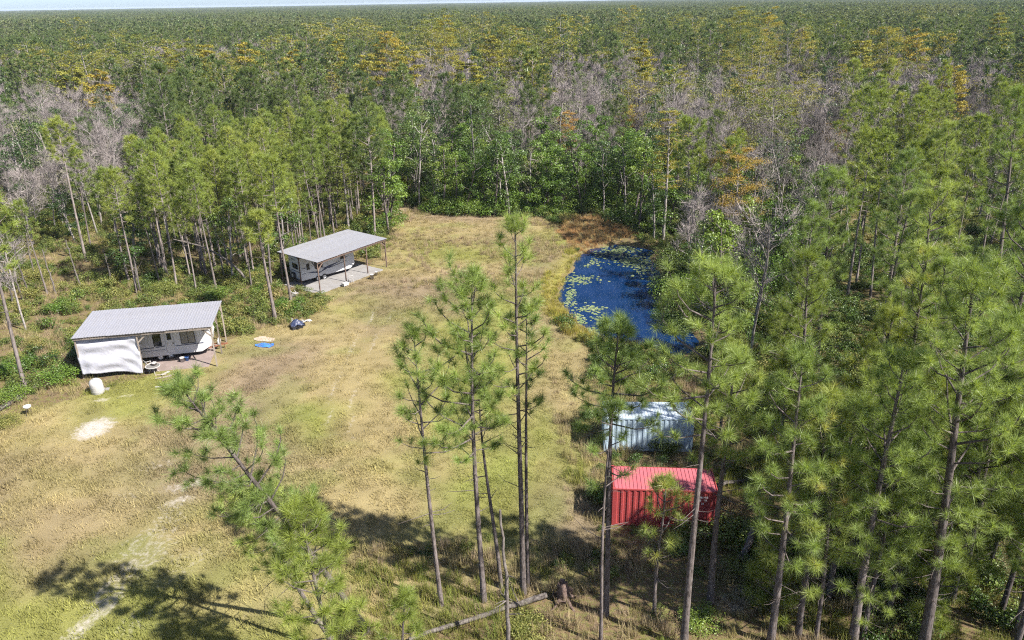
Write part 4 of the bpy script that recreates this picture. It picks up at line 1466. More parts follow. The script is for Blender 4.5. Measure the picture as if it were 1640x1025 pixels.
def bush(px, py, r_, h_, label, meshes, i, group=None):
    b0 = ground_at(px, py)
    o = link('bush', meshes[i % len(meshes)])
    o.location = (b0[0], b0[1], float(ground_z(b0[0:1], b0[1:2])[0]) - .05)
    o.scale = (r_, r_, h_)
    o.rotation_euler = (0, 0, i * 1.7)
    tag(o, label, 'bush', group)
    return o


bush(92, 612, 1.9, 1.4, 'green bush just left of the tarp covered carport', BUSH, 0)
bush(468, 500, 1.7, 1.4, 'light green bush before the far carport, beside the broken pine', BUSH, 1)
bush(506, 497, 1.3, 1.2, 'rounded bright bush in front of the far concrete slab', BUSH, 2)
bush(605, 372, 2.0, 1.9, 'grey green bush at the forest corner behind the far carport', DBUSH, 0)
bush(1094, 492, 3.0, 3.0, 'big rounded bush leaning over the right side of the pond', BIGB, 1)
bush(1082, 438, 2.8, 2.5, 'dark bush on the far right bank of the pond', BIGD, 2)
bush(1000, 360, 3.2, 2.2, 'dark bush behind the brown marsh above the pond', BIGD, 0)
bush(1160, 480, 3.4, 3.0, 'large green mound of leaves right of the pond bushes', BIGB, 1)
bush(1225, 470, 3.4, 3.2, 'green leafy mound left of the right hand pines', BIGB, 0)
bush(1088, 520, 2.0, 2.0, 'shadowed bush at the pond narrow end', BIGD, 1)
bush(1063, 470, 1.7, 1.9, 'dark leafy bush overhanging the pond right side, left of the big rounded bush', BIGD, 2)
bush(1066, 508, 1.5, 1.6, 'dark bush dipping into the pond below the big rounded bush', BIGD, 0)
bush(943, 668, .9, 1.0, 'dark bush against the left end of the silver container', DBUSH, 2)
bush(1062, 722, 1.3, .9, 'green bush between the two containers', BUSH, 3)
bush(960, 800, .9, 1.1, 'green bush at the left end of the red container', BUSH, 0)
bush(1100, 870, 1.5, 1.0, 'dark bush in the shade before the red container', DBUSH, 0)
bush(1180, 870, 1.8, 1.3, 'dark bush right of the red container', DBUSH, 1)
bush(1230, 890, 1.7, 1.3, 'dark bush beside the leaning dead trunk', DBUSH, 2)
bush(1122, 1000, 1.1, .7, 'low light green bush at the foot of the thick trunk pine', BUSH, 1)
bush(1190, 920, 1.1, .8, 'bright bush left of the sandy patch at lower right', BUSH, 3)
bush(850, 1010, 1.2, .7, 'small leafy bush below the fallen log', BUSH, 2)
bush(1262, 545, 2.2, 1.6, 'yellow green bush deep in the right hand stand', BUSH, 3)
for i, (px, py, r_) in enumerate([(700, 338, 2.6), (740, 342, 2.6), (780, 338, 3.0), (815, 334, 2.8), (850, 338, 2.6), (885, 345, 2.4), (925, 338, 3.0), (960, 335, 3.0), (680, 322, 2.8), (705, 316, 3.2), (745, 318, 3.4), (790, 316, 3.4), (865, 318, 3.4), (935, 318, 3.4), (1010, 325, 3.2), (1040, 335, 3.0), (720, 328, 3.0), (830, 318, 3.4), (900, 322, 3.4), (970, 318, 3.2)]):
    bush(px, py, r_, r_ * .9, 'rounded vine thicket along the far edge of the clearing', BIGB, i, 'vine thicket at the clearing far edge')
for i, (px, py, r_) in enumerate([(20, 640, 1.4), (30, 600, 1.6), (15, 680, 1.0), (60, 560, 1.2), (300, 500, 1.3), (350, 480, 1.5), (380, 500, 1.4), (270, 470, 1.5), (420, 470, 1.3), (100, 500, 1.6), (140, 470, 1.5), (60, 450, 1.7)]):
    bush(px, py, r_, r_ * .8, 'yellow green bush in the brush left of the clearing', BUSH, i, 'bushes in the brush beside the carports')

# ------------------------------------------------------------------ lily pads
lm = leaf_mat('lily pad', [(0, (.12, .17, .06)), (.5, (.19, .235, .105)), (.85, (.25, .28, .14)), (1, (.29, .29, .16))], .2, 0.0, rough=.35, spec=.5)
mb = MB()
k = 11
aa = np.linspace(.22, 6.06, k)
mb.add(np.vstack([[[0, 0, 0.012]], np.stack([np.cos(aa), np.sin(aa), .012 + .012 * np.sin(aa * 3)], 1), [[0, 0, -.01]], np.stack([np.cos(aa), np.sin(aa), np.full(k, -.01)], 1)]),
       [[0, i, i + 1] for i in range(1, k)] + [[i, k + 1 + i, i + 1] for i in range(1, k)] + [[i + 1, k + 1 + i, k + 2 + i] for i in range(1, k)])
PAD = mb.mesh('lily_pad', lm)
rg = np.random.default_rng(303)
pads = []
for px, py, sx, sy, m in [(930, 448, 24, 6, 110), (952, 420, 16, 8, 40), (985, 402, 30, 7, 180), (1012, 418, 28, 9, 190), (1030, 432, 14, 9, 60), (915, 466, 8, 6, 20), (912, 480, 8, 12, 50), (945, 496, 20, 7, 80), (925, 512, 12, 8, 80), (948, 533, 14, 6, 90), (985, 548, 18, 5, 50), (1015, 560, 18, 5, 30), (1055, 572, 16, 5, 25), (960, 512, 14, 8, 18), (1045, 455, 6, 14, 25), (1000, 398, 22, 4, 60)]:
    for j in range(m):
        q = ground_at(px + rg.normal() * sx * .6, py + rg.normal() * sy * .6, WZ)
        if in_poly(q[0:1], q[1:2], POND)[0]:
            pads.append((q[0], q[1], rg.uniform(.075, .20)))
pads.sort(key=lambda t: -t[2])
keep = []
for q in pads:
    if all((q[0] - w[0]) ** 2 + (q[1] - w[1]) ** 2 > (.62 * (q[2] + w[2])) ** 2 for w in keep):
        keep.append(q)
print('pads', len(keep))
for q in keep[:280]:
    o = link('lily_pad', PAD)
    o.location = (q[0], q[1], WZ + .015 + rg.uniform(0, .006))
    o.rotation_euler = (rg.normal() * .03, rg.normal() * .03, rg.uniform(0, 6.28))
    o.scale = (q[2], q[2] * rg.uniform(.85, 1), 1)
    tag(o, 'pale green lily pad floating on the blue pond', 'lily pad', 'lily pads on the pond')
if len(keep) > 280:
    ks = keep[280:]
    pr_ = bpy.data.objects.new('small_pad', PAD)
    n = len(ks)
    scatter('small_lily_pads', [(q[0], q[1], WZ + .012) for q in ks], [(0, 0, rg.uniform(0, 6.28)) for q in ks], [(q[2], q[2], 1) for q in ks], np.zeros(n, int), [pr_], 'smallest lily pads crowding the pond edge', 'lily pads')
# ------------------------------------------------------------------ materials of the built things
M['roof_metal'] = plain_mat('galvanised roof sheet', (.33, .33, .365), .5, .25, .06, .6, (.33, .29, .25), .25)
M['roof_metal2'] = plain_mat('weathered galvanised roof sheet', (.34, .34, .37), .5, .25, .08, .5, (.30, .25, .20), .45)
M['white_side'] = plain_mat('white trailer siding', (.54, .54, .55), .35, 0, .04, 1.2, (.42, .40, .36), .30)
M['grey_side'] = plain_mat('grey trailer trim', (.40, .42, .46), .4, 0, .06, 2)
M['navy'] = plain_mat('navy stripe', (.035, .045, .09), .4, 0, .15, 3)
M['glass'] = plain_mat('dark window glass', (.012, .014, .018), .06, 0, .1, 2, spec=.6)
M['curtain'] = plain_mat('window curtain behind glass', (.20, .19, .18), .15, 0, .2, 6, spec=.6)
M['black'] = plain_mat('black rubber', (.02, .02, .021), .8, 0, .2, 5)
M['dark_metal'] = plain_mat('dark rusty metal', (.06, .05, .045), .6, .3, .3, 6, (.16, .08, .05), .5)
M['rim'] = plain_mat('pale wheel rim', (.55, .55, .56), .35, .4, .1, 5)
M['tarp_white'] = plain_mat('white tarpaulin', (.37, .37, .41), .42, 0, .04, 1.4, (.55, .53, .5), .18, bump=.15)
M['tarp_blue'] = plain_mat('blue tarpaulin', (.05, .17, .52), .45, 0, .2, 3, bump=.2)
M['plastic_white'] = plain_mat('white plastic', (.44, .425, .415), .4, 0, .06, 3, (.4, .36, .3), .25)
M['card'] = plain_mat('tan sheet', (.40, .32, .25), .85, 0, .12, 2)
M['concrete'] = plain_mat('concrete', (.24, .23, .225), .9, 0, .15, 1.2, (.22, .20, .17), .5, bump=.2)
M['concrete_brown'] = plain_mat('brown stained concrete', (.23, .18, .165), .9, 0, .18, 1.2, (.20, .16, .13), .5, bump=.2)
M['red'] = plain_mat('red container paint', (.34, .055, .055), .5, 0, .12, 1.4, (.26, .06, .045), .45)  # shadow dapples on the side put into a darker, mottled red
M['red_roof'] = plain_mat('sun bleached red roof paint', (.40, .105, .125), .75, 0, .1, 1.1, (.42, .10, .10), .4)
M['silver'] = plain_mat('pale blue silver container paint', (.40, .50, .60), .45, .1, .12, 1.2, (.30, .38, .47), .5)
M['silver_roof'] = plain_mat('silvery container roof', (.55, .62, .68), .42, .15, .08, 1.0, (.42, .47, .5), .4)
M['letter'] = plain_mat('white stencil paint', (.75, .72, .72), .6, 0, .05, 5)
M['rust'] = plain_mat('rust', (.22, .09, .05), .85, 0, .25, 5)
M['bucket_blue'] = plain_mat('blue plastic', (.06, .16, .42), .4, 0, .1, 4)


def local_frame(p, ang):
    m = Matrix.Rotation(ang, 4, 'Z')
    m.translation = p
    return m


# ------------------------------------------------------------------ carports
def sheet_mesh(w, d, zf, zb, mat, over=.0):
    """one ribbed roof sheet, w wide, d deep (y), front height zf, back zb"""
    mb = MB()
    prof = []
    nr = 4
    pitch = w / nr
    for i in range(nr):
        x = i * pitch
        prof += [(x, 0), (x + pitch * .30, 0), (x + pitch * .40, .02), (x + pitch * .6, .02), (x + pitch * .7, 0)]
    prof.append((w + .012, 0.003))
    k = len(prof)
    V = [(x, 0, zf + z) for x, z in prof] + [(x, d, zb + z) for x, z in prof] + [(x, 0, zf + z - .012) for x, z in prof] + [(x, d, zb + z - .012) for x, z in prof]
    F = [[i, i + 1, k + i + 1, k + i] for i in range(k - 1)] + [[2 * k + i + 1, 2 * k + i, 3 * k + i, 3 * k + i + 1] for i in range(k - 1)]
    F += [[2 * k + i, 2 * k + i + 1, i + 1, i] for i in range(k - 1)] + [[k + i, k + i + 1, 3 * k + i + 1, 3 * k + i] for i in range(k - 1)]
    mb.add(V, F)
    return mb.mesh('roof_sheet', mat)


def carport(label, loc, ang, L_, D_, zf, zb, posts, sheets, mat, braces, timber='timber'):
    c = thing('carport', label, 'carport', (loc[0], loc[1], 0), ang)
    sm = sheet_mesh(L_ / sheets, D_, zf, zb, mat)
    for i in range(sheets):
        o = link('roof_sheet', sm, c)
        o.location = (i * L_ / sheets, random.uniform(-.05, .05), random.uniform(-.006, .006))
    for y, z in ((.12, zf), (D_ * .5, (zf + zb) / 2), (D_ - .12, zb)):
        zz = z - .16
        mb = MB()
        mb.bar((.05, y, zz), (L_ - .05, y, zz), .05, .20)
        mb.build('beam', M[timber], c)
    k = 0
    for x in np.linspace(.1, L_ - .1, 9):
        mb = MB()
        mb.bar((x, .03, zf - .045 - .0), (x, D_ - .03, zb - .045), .05, .06)
        mb.build('rafter', M[timber], c)
    for x, y in posts:
        z = zf + (zb - zf) * y / D_ - .2
        mb = MB()
        mb.bar((x, y, -.3), (x, y, z), .105, .105)
        mb.build('post', M[timber], c)
    for a, b_ in braces:
        mb = MB()
        mb.bar(a, b_, .05, .12)
        mb.build('brace', M[timber], c)
    return c


NA = R(10.6)
NLOC = np.array([-36.34, 58.56])
M['pale'] = M['pale_timber']
carport('near carport with ribbed metal roof, white tarpaulin hung on its front', NLOC, NA, 11.05, 6.0, 3.88, 4.0,
        [(.15, .25), (4.95, .25), (10.9, .25), (.15, 3), (10.9, 3), (.15, 5.8), (5, 5.8), (10.9, 5.8)], 12, M['roof_metal'],
        [((10.9, .25, 2.9), (10.9, 1.2, 3.72)), ((10.9, 3.0, 2.9), (10.9, 2.1, 3.72)), ((4.95, .25, 2.9), (5.8, .25, 3.68)), ((10.9, 5.8, 2.9), (10.9, 4.9, 3.76)), ((10.9, .25, 2.9), (10.1, .25, 3.68))], 'pale')
FA = R(54.5)
FLOC = np.array([-20.72, 78.95])
carport('far carport, open sided, grey metal roof on thin brown posts', FLOC, FA, 10.7, 6.55, 3.5, 3.62,
        [(.15, .2), (4.0, .2), (7.4, .2), (10.5, .2), (.15, 6.3), (4.0, 6.3), (7.4, 6.3), (10.5, 6.3), (.15, 3.2)], 11, M['roof_metal2'],
        [((.15, .2, 2.5), (1.0, .2, 3.3)), ((.15, .2, 2.5), (.15, 1.05, 3.3)), ((10.5, .2, 2.6), (9.6, .2, 3.32)), ((10.5, .2, 2.6), (10.5, 1.0, 3.32)), ((.15, 6.3, 2.6), (.15, 5.4, 3.4)), ((7.4, .2, 2.8), (6.7, .2, 3.32))])
for nm, lab, loc, ang, x0, x1, y0, y1, z1, mt in (('concrete_slab', 'brown stained concrete slab under the near carport', NLOC, NA, 4.9, 10.2, .35, 5.2, .07, 'concrete_brown'), ('concrete_slab', 'grey concrete slab under the far carport', FLOC, FA, -.5, 9.4, -.25, 5.4, .09, 'concrete')):
    mb = MB()
    mb.box(x0, x1, y0, y1, -.25, z1)
    o = mb.build(nm, M[mt], None, loc=(loc[0], loc[1], 0), rz=ang)
    tag(o, lab, 'slab', kind='structure')

# hanging white tarpaulin
nxx, nzz = 44, 34
V, F = [], []
rg = np.random.default_rng(8)
for j in range(nzz + 1):
    for i in range(nxx + 1):
        s, t = i / nxx, j / nzz              # t 0 top .. 1 bottom
        x = .02 + 4.95 * s + .38 * (1 - s) * max(0, t - .4) ** 1.0
        sag = .34 * math.sin(math.pi * min(1, max(0, (s - .18) / .8))) if s > .18 else 0
        zb_ = .55 - .30 * math.exp(-((s - .98) / .3) ** 2) + .16 * sag + .10 * math.exp(-((s - .13) / .08) ** 2)
        z = 3.66 - .02 * s + (zb_ - 3.66 + .02 * s) * t
        y = .52 - .62 * t ** .8 + .10 * math.sin(7 * s + 3 * t) * t + .13 * math.sin(11 * (t + .5 * (s - .5) ** 2) * 1.3 + 2 * s) * (1 - .55 * t) * (.4 + .6 * math.sin(math.pi * s)) + .03 * math.sin(30 * s * (1 - s) + 21 * t) + .05 * math.sin(24 * s) * t * max(0, .3 - s) * 4 + rg.normal() * .006
        V.append((x, y, z))
W_ = nxx + 1
F = [[j * W_ + i, j * W_ + i + 1, (j + 1) * W_ + i + 1, (j + 1) * W_ + i] for j in range(nzz) for i in range(nxx)]
k = len(V)
V2 = V + [(a, b_ + .012, c_) for a, b_, c_ in V]
F2 = F + [[q[3] + k, q[2] + k, q[1] + k, q[0] + k] for q in F]
edge = [i for i in range(W_)] + [j * W_ + nxx for j in range(1, nzz + 1)] + [nzz * W_ + i for i in range(nxx - 1, -1, -1)] + [j * W_ for j in range(nzz - 1, 0, -1)]
F2 += [[edge[(i + 1) % len(edge)], edge[i], edge[i] + k, edge[(i + 1) % len(edge)] + k] for i in range(len(edge))]
mb = MB()
mb.add(V2, F2)
o = mb.build('tarpaulin', M['tarp_white'], None, True, (NLOC[0], NLOC[1], 0), NA)
tag(o, 'large wrinkled white tarpaulin hanging from the near carport roof', 'tarpaulin')


# ------------------------------------------------------------------ travel trailers
def wheel(parent, x, y, z, r_, w, nm='wheel'):
    mb = MB()
    mb.lathe([(r_ * .6, -w / 2), (r_ * .94, -w / 2), (r_, -w * .3), (r_, w * .3), (r_ * .94, w / 2), (r_ * .6, w / 2)], 22)
    t = mb.build(nm, M['black'], parent, True)
    t.location = (x, y, z)
    t.rotation_euler = (R(90), 0, 0)
    mb = MB()
    mb.lathe([(.001, w * .34), (r_ * .2, w * .36), (r_ * .24, w * .2), (r_ * .5, w * .22), (r_ * .6, w * .44), (r_ * .62, -w * .4), (.001, -w * .4)], 18)
    mb.build('rim', M['rim'], t, True)
    return t


def window(parent, x0, x1, z0, z1, y=0.0, out=-1, pane='glass', axis='y'):
    """framed window set on a wall facing -y (axis y) or -x (axis x, x0..x1 run along y)"""
    fw = .045
    fr = MB()
    pn = MB()

    def bx(m, a0, a1, d0, d1, c0, c1):
        if axis == 'y':
            m.box(a0, a1, y + min(out * d0, out * d1), y + max(out * d0, out * d1), c0, c1)
        else:
            m.box(y + min(out * d0, out * d1), y + max(out * d0, out * d1), a0, a1, c0, c1)
    bx(fr, x0, x1, -.02, .03, z0, z0 + fw)
    bx(fr, x0, x1, -.02, .03, z1 - fw, z1)
    bx(fr, x0, x0 + fw, -.02, .028, z0 + fw, z1 - fw)
    bx(fr, x1 - fw, x1, -.02, .028, z0 + fw, z1 - fw)
    f = fr.build('window', M['black'], parent)
    bx(pn, x0 + fw, x1 - fw, -.01, .012, z0 + fw, z1 - fw)
    pn.build('pane', M[pane], f)
    return f


def trailer_body(name, prof, W_, parent):
    mb = MB()
    mb.prism(prof, 0, W_)
    o = mb.build(name, M['white_side'], parent)
    bv = o.modifiers.new('bevel', 'BEVEL')
    bv.width = .06
    bv.segments = 2
    bv.limit_method = 'ANGLE'
    bv.angle_limit = R(25)
    return o


def decal(parent, pts, y, name='stripe', mat='navy'):
    """flat painted shape on the side wall"""
    mb = MB()
    n = len(pts)
    mb.add([(a, y, c_) for a, c_ in pts], [[0, i, i + 1] for i in range(1, n - 1)])
    return mb.build(name, M[mat], parent)


# near trailer
TA = R(14.5)
TF = np.array([-26.75, 63.35])
LT = 7.6
org = TF - LT * np.array([math.cos(TA), math.sin(TA)])
t = thing('travel_trailer', 'white travel trailer under the near carport, door and dark windows', 'trailer', (org[0], org[1], 0), TA)
trailer_body('body', [(0, .5), (LT - 1.0, .5), (LT - .15, .95), (LT, 1.75), (LT - .25, 2.45), (LT - 1.0, 3.05), (0, 3.05)], 2.4, t)
window(t, 2.75, 3.42, 1.45, 2.68)
d = MB()
d.box(3.75, 4.42, -.03, .0, .72, 2.78)
d = d.build('door', M['white_side'], t)
window(d, 3.92, 4.26, 1.95, 2.55, -.03)
fr = MB()
for a in ((3.70, 3.745, .70, 2.83), (4.425, 4.47, .70, 2.83)):
    fr.box(a[0], a[1], -.022, .01, a[2], a[3])
fr.box(3.745, 4.425, -.022, .01, 2.785, 2.83)
fr.build('frame', M['grey_side'], d)
hd = MB()
hd.box(4.33, 4.37, -.07, -.03, 1.5, 1.68)
hd.build('handle', M['black'], d)
window(t, 5.0, 6.2, 1.4, 2.62, pane='curtain')
wn_ = MB()
wn_.box(5.58, 5.62, -.035, .0, 1.45, 2.57)
wn_.build('window_mullion', M['black'], t)
for a in (((.1, 1.30), (2.7, 1.30), (2.7, 1.38), (.1, 1.38)), ((2.85, 1.30), (3.65, 1.36), (3.65, 1.44), (2.85, 1.38)), ((4.5, 1.26), (6.9, 1.26), (6.75, 1.36), (4.5, 1.33)), ((.1, 1.05), (3.6, 1.05), (3.6, 1.09), (.1, 1.09))):
    decal(t, a, -.006)
aw = MB()
aw.tube([(1.6, -.10, 2.92), (6.3, -.10, 2.92)], .055, 10)
aw.build('awning_roll', M['grey_side'], t, True)
for x in (1.62, 6.28):
    a = MB()
    a.bar((x, -.05, .9), (x, -.05, 2.9), .04, .03)
    a.build('awning_arm', M['grey_side'], t)
fl = MB()
fl.bar((LT - 1.2, .5, .46), (LT + 1.1, 1.2, .5), .06, .1)
fl.bar((LT - 1.2, 1.9, .46), (LT + 1.1, 1.2, .5), .06, .1)
fl.tube([(LT + .8, 1.2, .5), (LT + .8, 1.2, .02)], .035, 8)
fl.build('hitch_tongue', M['rust'], t)
for y in (1.02, 1.38):
    g_ = MB()
    g_.lathe([(.001, 0), (.13, .02), (.155, .08), (.155, .38), (.12, .46), (.05, .5), (.05, .56), (.001, .56)], 14, c=(LT + .35, y, .52))
    g_.build('gas_cylinder', M['plastic_white'], t, True)
for x in (3.1, 3.95):
    wheel(t, x, .12, .34, .34, .2)
    wheel(t, x, 2.28, .34, .34, .2)
un = MB()
un.box(.1, LT - 1.1, .15, 2.25, .36, .5)
un.build('chassis', M['dark_metal'], t)
st = MB()
st.box(3.85, 4.35, -.42, -.05, .22, .28)
st.box(3.9, 4.3, -.4, -.36, .07, .22)
st.build('step', M['dark_metal'], t)

# far trailer
TA2 = R(43)
t = thing('travel_trailer', 'white travel trailer with dark swoosh graphics under the far carport', 'trailer', (-23.3, 81.45, 0), TA2)
LT = 6.9
trailer_body('body', [(0, .55), (LT - .6, .55), (LT, 1.0), (LT, 2.2), (LT - .5, 3.0), (LT - 1.2, 3.1), (0, 3.1)], 2.5, t)
window(t, .75, 1.12, 1.65, 2.35)
window(t, 1.75, 2.75, 1.55, 2.75)
window(t, 5.1, 5.75, 1.9, 2.6)
d = MB()
d.box(.12, .62, -.025, 0, 1.0, 2.5)
d.build('cargo_door', M['white_side'], t)
for a in (((.75, 1.32), (2.3, .95), (2.6, 1.05), (1.5, 1.30)), ((2.2, .95), (3.4, 1.30), (5.4, 1.78), (3.3, 1.52)), ((4.4, 1.72), (5.6, 2.05), (6.4, 2.1), (5.4, 1.9)), ((2.5, 1.5), (2.9, 1.32), (3.2, 1.42)), ((3.4, 1.2), (5.8, 1.55), (5.9, 1.62), (3.6, 1.32)), ((.15, 1.28), (.6, 1.28), (.6, 1.34), (.15, 1.34)), ((.1, 1.9), (.6, 1.86), (.6, 1.96), (.2, 1.97))):
    decal(t, a, -.027 if a[0][0] < .2 else -.006)
window(t, .55, 1.75, 1.75, 2.35, 0.0, -1, 'glass', 'x')
mm = MB()
mm.box(-.035, 0, 1.13, 1.17, 1.78, 2.32)
mm.build('window_mullion', M['black'], t)
dd = MB()
dd.add([(-.006, .3, 1.42), (-.006, 2.2, 1.42), (-.006, 2.2, 1.5), (-.006, .3, 1.5)], [[0, 1, 2, 3]])
dd.build('stripe', M['navy'], t)
dd = MB()
dd.add([(-.006, 1.0, 2.72), (-.006, 1.9, 2.72), (-.006, 1.8, 2.8), (-.006, 1.1, 2.8)], [[0, 1, 2, 3]])
dd.build('stripe', M['navy'], t)
for y in (.22, 2.28):
    l = MB()
    l.box(-.03, 0, y - .08, y + .08, 1.0, 1.28)
    l.build('tail_light', M['dark_metal'], t)
bp = MB()
bp.box(-.28, -.16, .1, 2.4, .5, .62)
bp.box(-.16, 0, .5, .58, .5, .62)
bp.box(-.16, 0, 1.9, 1.98, .5, .62)
bp.build('bumper', M['dark_metal'], t)
sp = wheel(t, -.2, 1.5, .95, .36, .2, 'spare_wheel')
sp.rotation_euler = (0, R(-90), 0)
for x in (2.05, 2.85):
    wheel(t, x, .08, .36, .36, .22)
    wheel(t, x, 2.42, .36, .36, .22)
un = MB()
un.box(.1, LT - .7, .15, 2.35, .4, .55)
un.build('chassis', M['dark_metal'], t)
fl = MB()
fl.bar((LT - .8, .5, .5), (LT + 1.1, 1.25, .5), .06, .1)
fl.bar((LT - .8, 2.0, .5), (LT + 1.1, 1.25, .5), .06, .1)
fl.tube([(LT + .9, 1.25, .5), (LT + .9, 1.25, .06)], .035, 8)
fl.build('hitch_tongue', M['dark_metal'], t)


# ------------------------------------------------------------------ shipping containers
def wavy(mb, L_, H_, n, depth, f0, f1):
    """corrugated sheet in the xz plane, waves towards -y"""
    p = L_ / n
    prof = []
    for i in range(n):
        x = i * p
        prof += [(x, 0), (x + p * .28, 0), (x + p * .42, depth), (x + p * .82, depth), (x + p * .96, 0)]
    prof.append((L_, 0))
    k = len(prof)
    V = [(x, y, f0) for x, y in prof] + [(x, y, f1) for x, y in prof] + [(x, y + .02, f0) for x, y in prof] + [(x, y + .02, f1) for x, y in prof]
    F = [[i, i + 1, k + i + 1, k + i] for i in range(k - 1)] + [[2 * k + i + 1, 2 * k + i, 3 * k + i, 3 * k + i + 1] for i in range(k - 1)]
    F += [[k + i, k + i + 1, 3 * k + i + 1, 3 * k + i] for i in range(k - 1)]
    mb.add(V, F)


def container(label, loc, ang, side, roof, lettering=False, L_=6.06, W_=2.44, H_=2.6, waves=16, rust=None):
    c = thing('shipping_container', label, 'container', (loc[0], loc[1], 0.02), ang)
    mb = MB()
    wavy(mb, L_ - .3, 0, waves, .04, .16, H_ - .1)
    a = mb.mesh('side_panel', side)
    o = link('side_panel', a, c)
    o.location = (.15, .02, 0)
    o = link('side_panel', a, c)
    o.location = (L_ - .15, W_ - .02, 0)
    o.rotation_euler = (0, 0, R(180))
    mb = MB()
    wavy(mb, W_ - .3, 0, 7, .05, .16, H_ - .1)
    o = mb.build('end_panel', side, c)
    o.location = (.02, W_ - .15, 0)
    o.rotation_euler = (0, 0, R(-90))
    # roof: shallow cross ribs
    mb = MB()
    n = 26
    p_ = (L_ - .2) / n
    prof = []
    for i in range(n):
        x = .1 + i * p_
        prof += [(x, 0), (x + p_ * .70, 0.0), (x + p_ * .76, -.028), (x + p_ * .94, -.028)]
    prof.append((L_ - .1, 0))
    k = len(prof)
    V = [(x, .06, H_ - .012 + z) for x, z in prof] + [(x, W_ - .06, H_ - .012 + z) for x, z in prof] + [(x, .06, H_ - .06 + z) for x, z in prof] + [(x, W_ - .06, H_ - .06 + z) for x, z in prof]
    mb.add(V, [[i, i + 1, k + i + 1, k + i] for i in range(k - 1)] + [[2 * k + i + 1, 2 * k + i, 3 * k + i, 3 * k + i + 1] for i in range(k - 1)])
    mb.build('roof_panel', roof, c)
    for x in (0, L_):
        for y in (0, W_):
            mb = MB()
            x0, y0 = (x if x == 0 else x - .15), (y if y == 0 else y - .15)
            mb.box(x0, x0 + .15, y0, y0 + .15, .13, H_ - .13)
            mb.build('corner_post', side, c)
            for z in (0.0, H_ - .125):
                mb = MB()
                mb.box(x0 - .004, x0 + .166, y0 - .004, y0 + .164, z, z + .128)
                mb.build('corner_casting', rust or side, c)
    for y in (.012, W_ - .072):
        for z, h in ((.03, .13), (H_ - .1, .085)):
            mb = MB()
            mb.box(.166, L_ - .166, y, y + .06, z, z + h)
            mb.build('top_rail' if z > 1 else 'bottom_rail', side, c)
    for x in (.01, L_ - .07):
        for z, h in ((.03, .13), (H_ - .1, .085)):
            mb = MB()
            mb.box(x, x + .06, .166, W_ - .166, z, z + h)
            mb.build('header', side, c)
    for s in (0, 1):
        mb = MB()
        y0 = .16 + s * (W_ - .32) / 2
        mb.box(L_ - .06, L_ - .02, y0 + .01, y0 + (W_ - .32) / 2 - .01, .17, H_ - .11)
        d_ = mb.build('door', side, c)
        for yy in (.3, .75):
            mb = MB()
            mb.tube([(L_ + .01, y0 + yy, .2), (L_ + .01, y0 + yy, H_ - .15)], .02, 8)
            mb.build('lock_bar', rust or side, d_)
    if lettering:
        mb = MB()
        for x0, z0, w, h in ((5.0, 2.12, .05, .13), (5.08, 2.12, .05, .13), (5.16, 2.12, .06, .13), (5.25, 2.16, .06, .04), (5.33, 2.12, .05, .14), (5.41, 2.12, .05, .13),
                             (4.98, 1.9, .05, .13), (5.05, 1.9, .05, .13), (5.3, 1.92, .05, .12), (5.38, 1.92, .06, .12), (5.14, 1.7, .05, .12), (5.22, 1.7, .05, .12)):
            mb.box(x0, x0 + w, .008, .0135, z0, z0 + h)
        mb.build('stencilled_marking', M['letter'], c)
    return c


container('red corrugated shipping container with faded pinkish roof', (5.72, 37.95), R(-5.0), M['red'], M['red_roof'], True, rust=M['red'])
container('silver blue corrugated shipping container behind the red one', (6.2, 46.15), R(-3.0), M['silver'], M['silver_roof'])

# ------------------------------------------------------------------ fallen and dead wood
def log(name, label, pts, r0, r1, mat, branches=0, seed=0, cat='log', hollow=False, sides=9):
    rg = np.random.default_rng(seed)
    P = np.array(pts, float)
    k = 12
    tt = np.linspace(0, 1, k)
    src = np.linspace(0, 1, len(P))
    Q = np.stack([np.interp(tt, src, P[:, i]) for i in range(3)], 1)
    if len(P) > 2:
        for _ in range(2):
            Q[1:-1] = (Q[:-2] + 2 * Q[1:-1] + Q[2:]) / 4
    Q[1:-1] += rg.normal(size=(k - 2, 3)) * .03
    base = Q[0].copy()
    o = thing(name, label, cat, tuple(base))
    mb = MB()
    mb.tube(Q - base, np.linspace(r0, r1, k) * rg.uniform(.92, 1.08, k), sides)
    mb.build('trunk', M[mat], o, True)
    for i in range(branches):
        j = rg.integers(2, k - 1)
        d_ = norm(rg.normal(size=3) * np.array([1, 1, .5]) + np.array([0, 0, .7]))
        l = rg.uniform(.4, 1.4)
        b_ = MB()
        b_.tube([Q[j] - base, Q[j] - base + d_ * l * .5, Q[j] - base + d_ * l + rg.normal(size=3) * .12], [.04, .025, .008], 5)
        b_.build('branch', M[mat], o, True)
    return o


def G(px, py, z=0.0):
    q = ground_at(px, py, z)
    return (q[0], q[1], z)


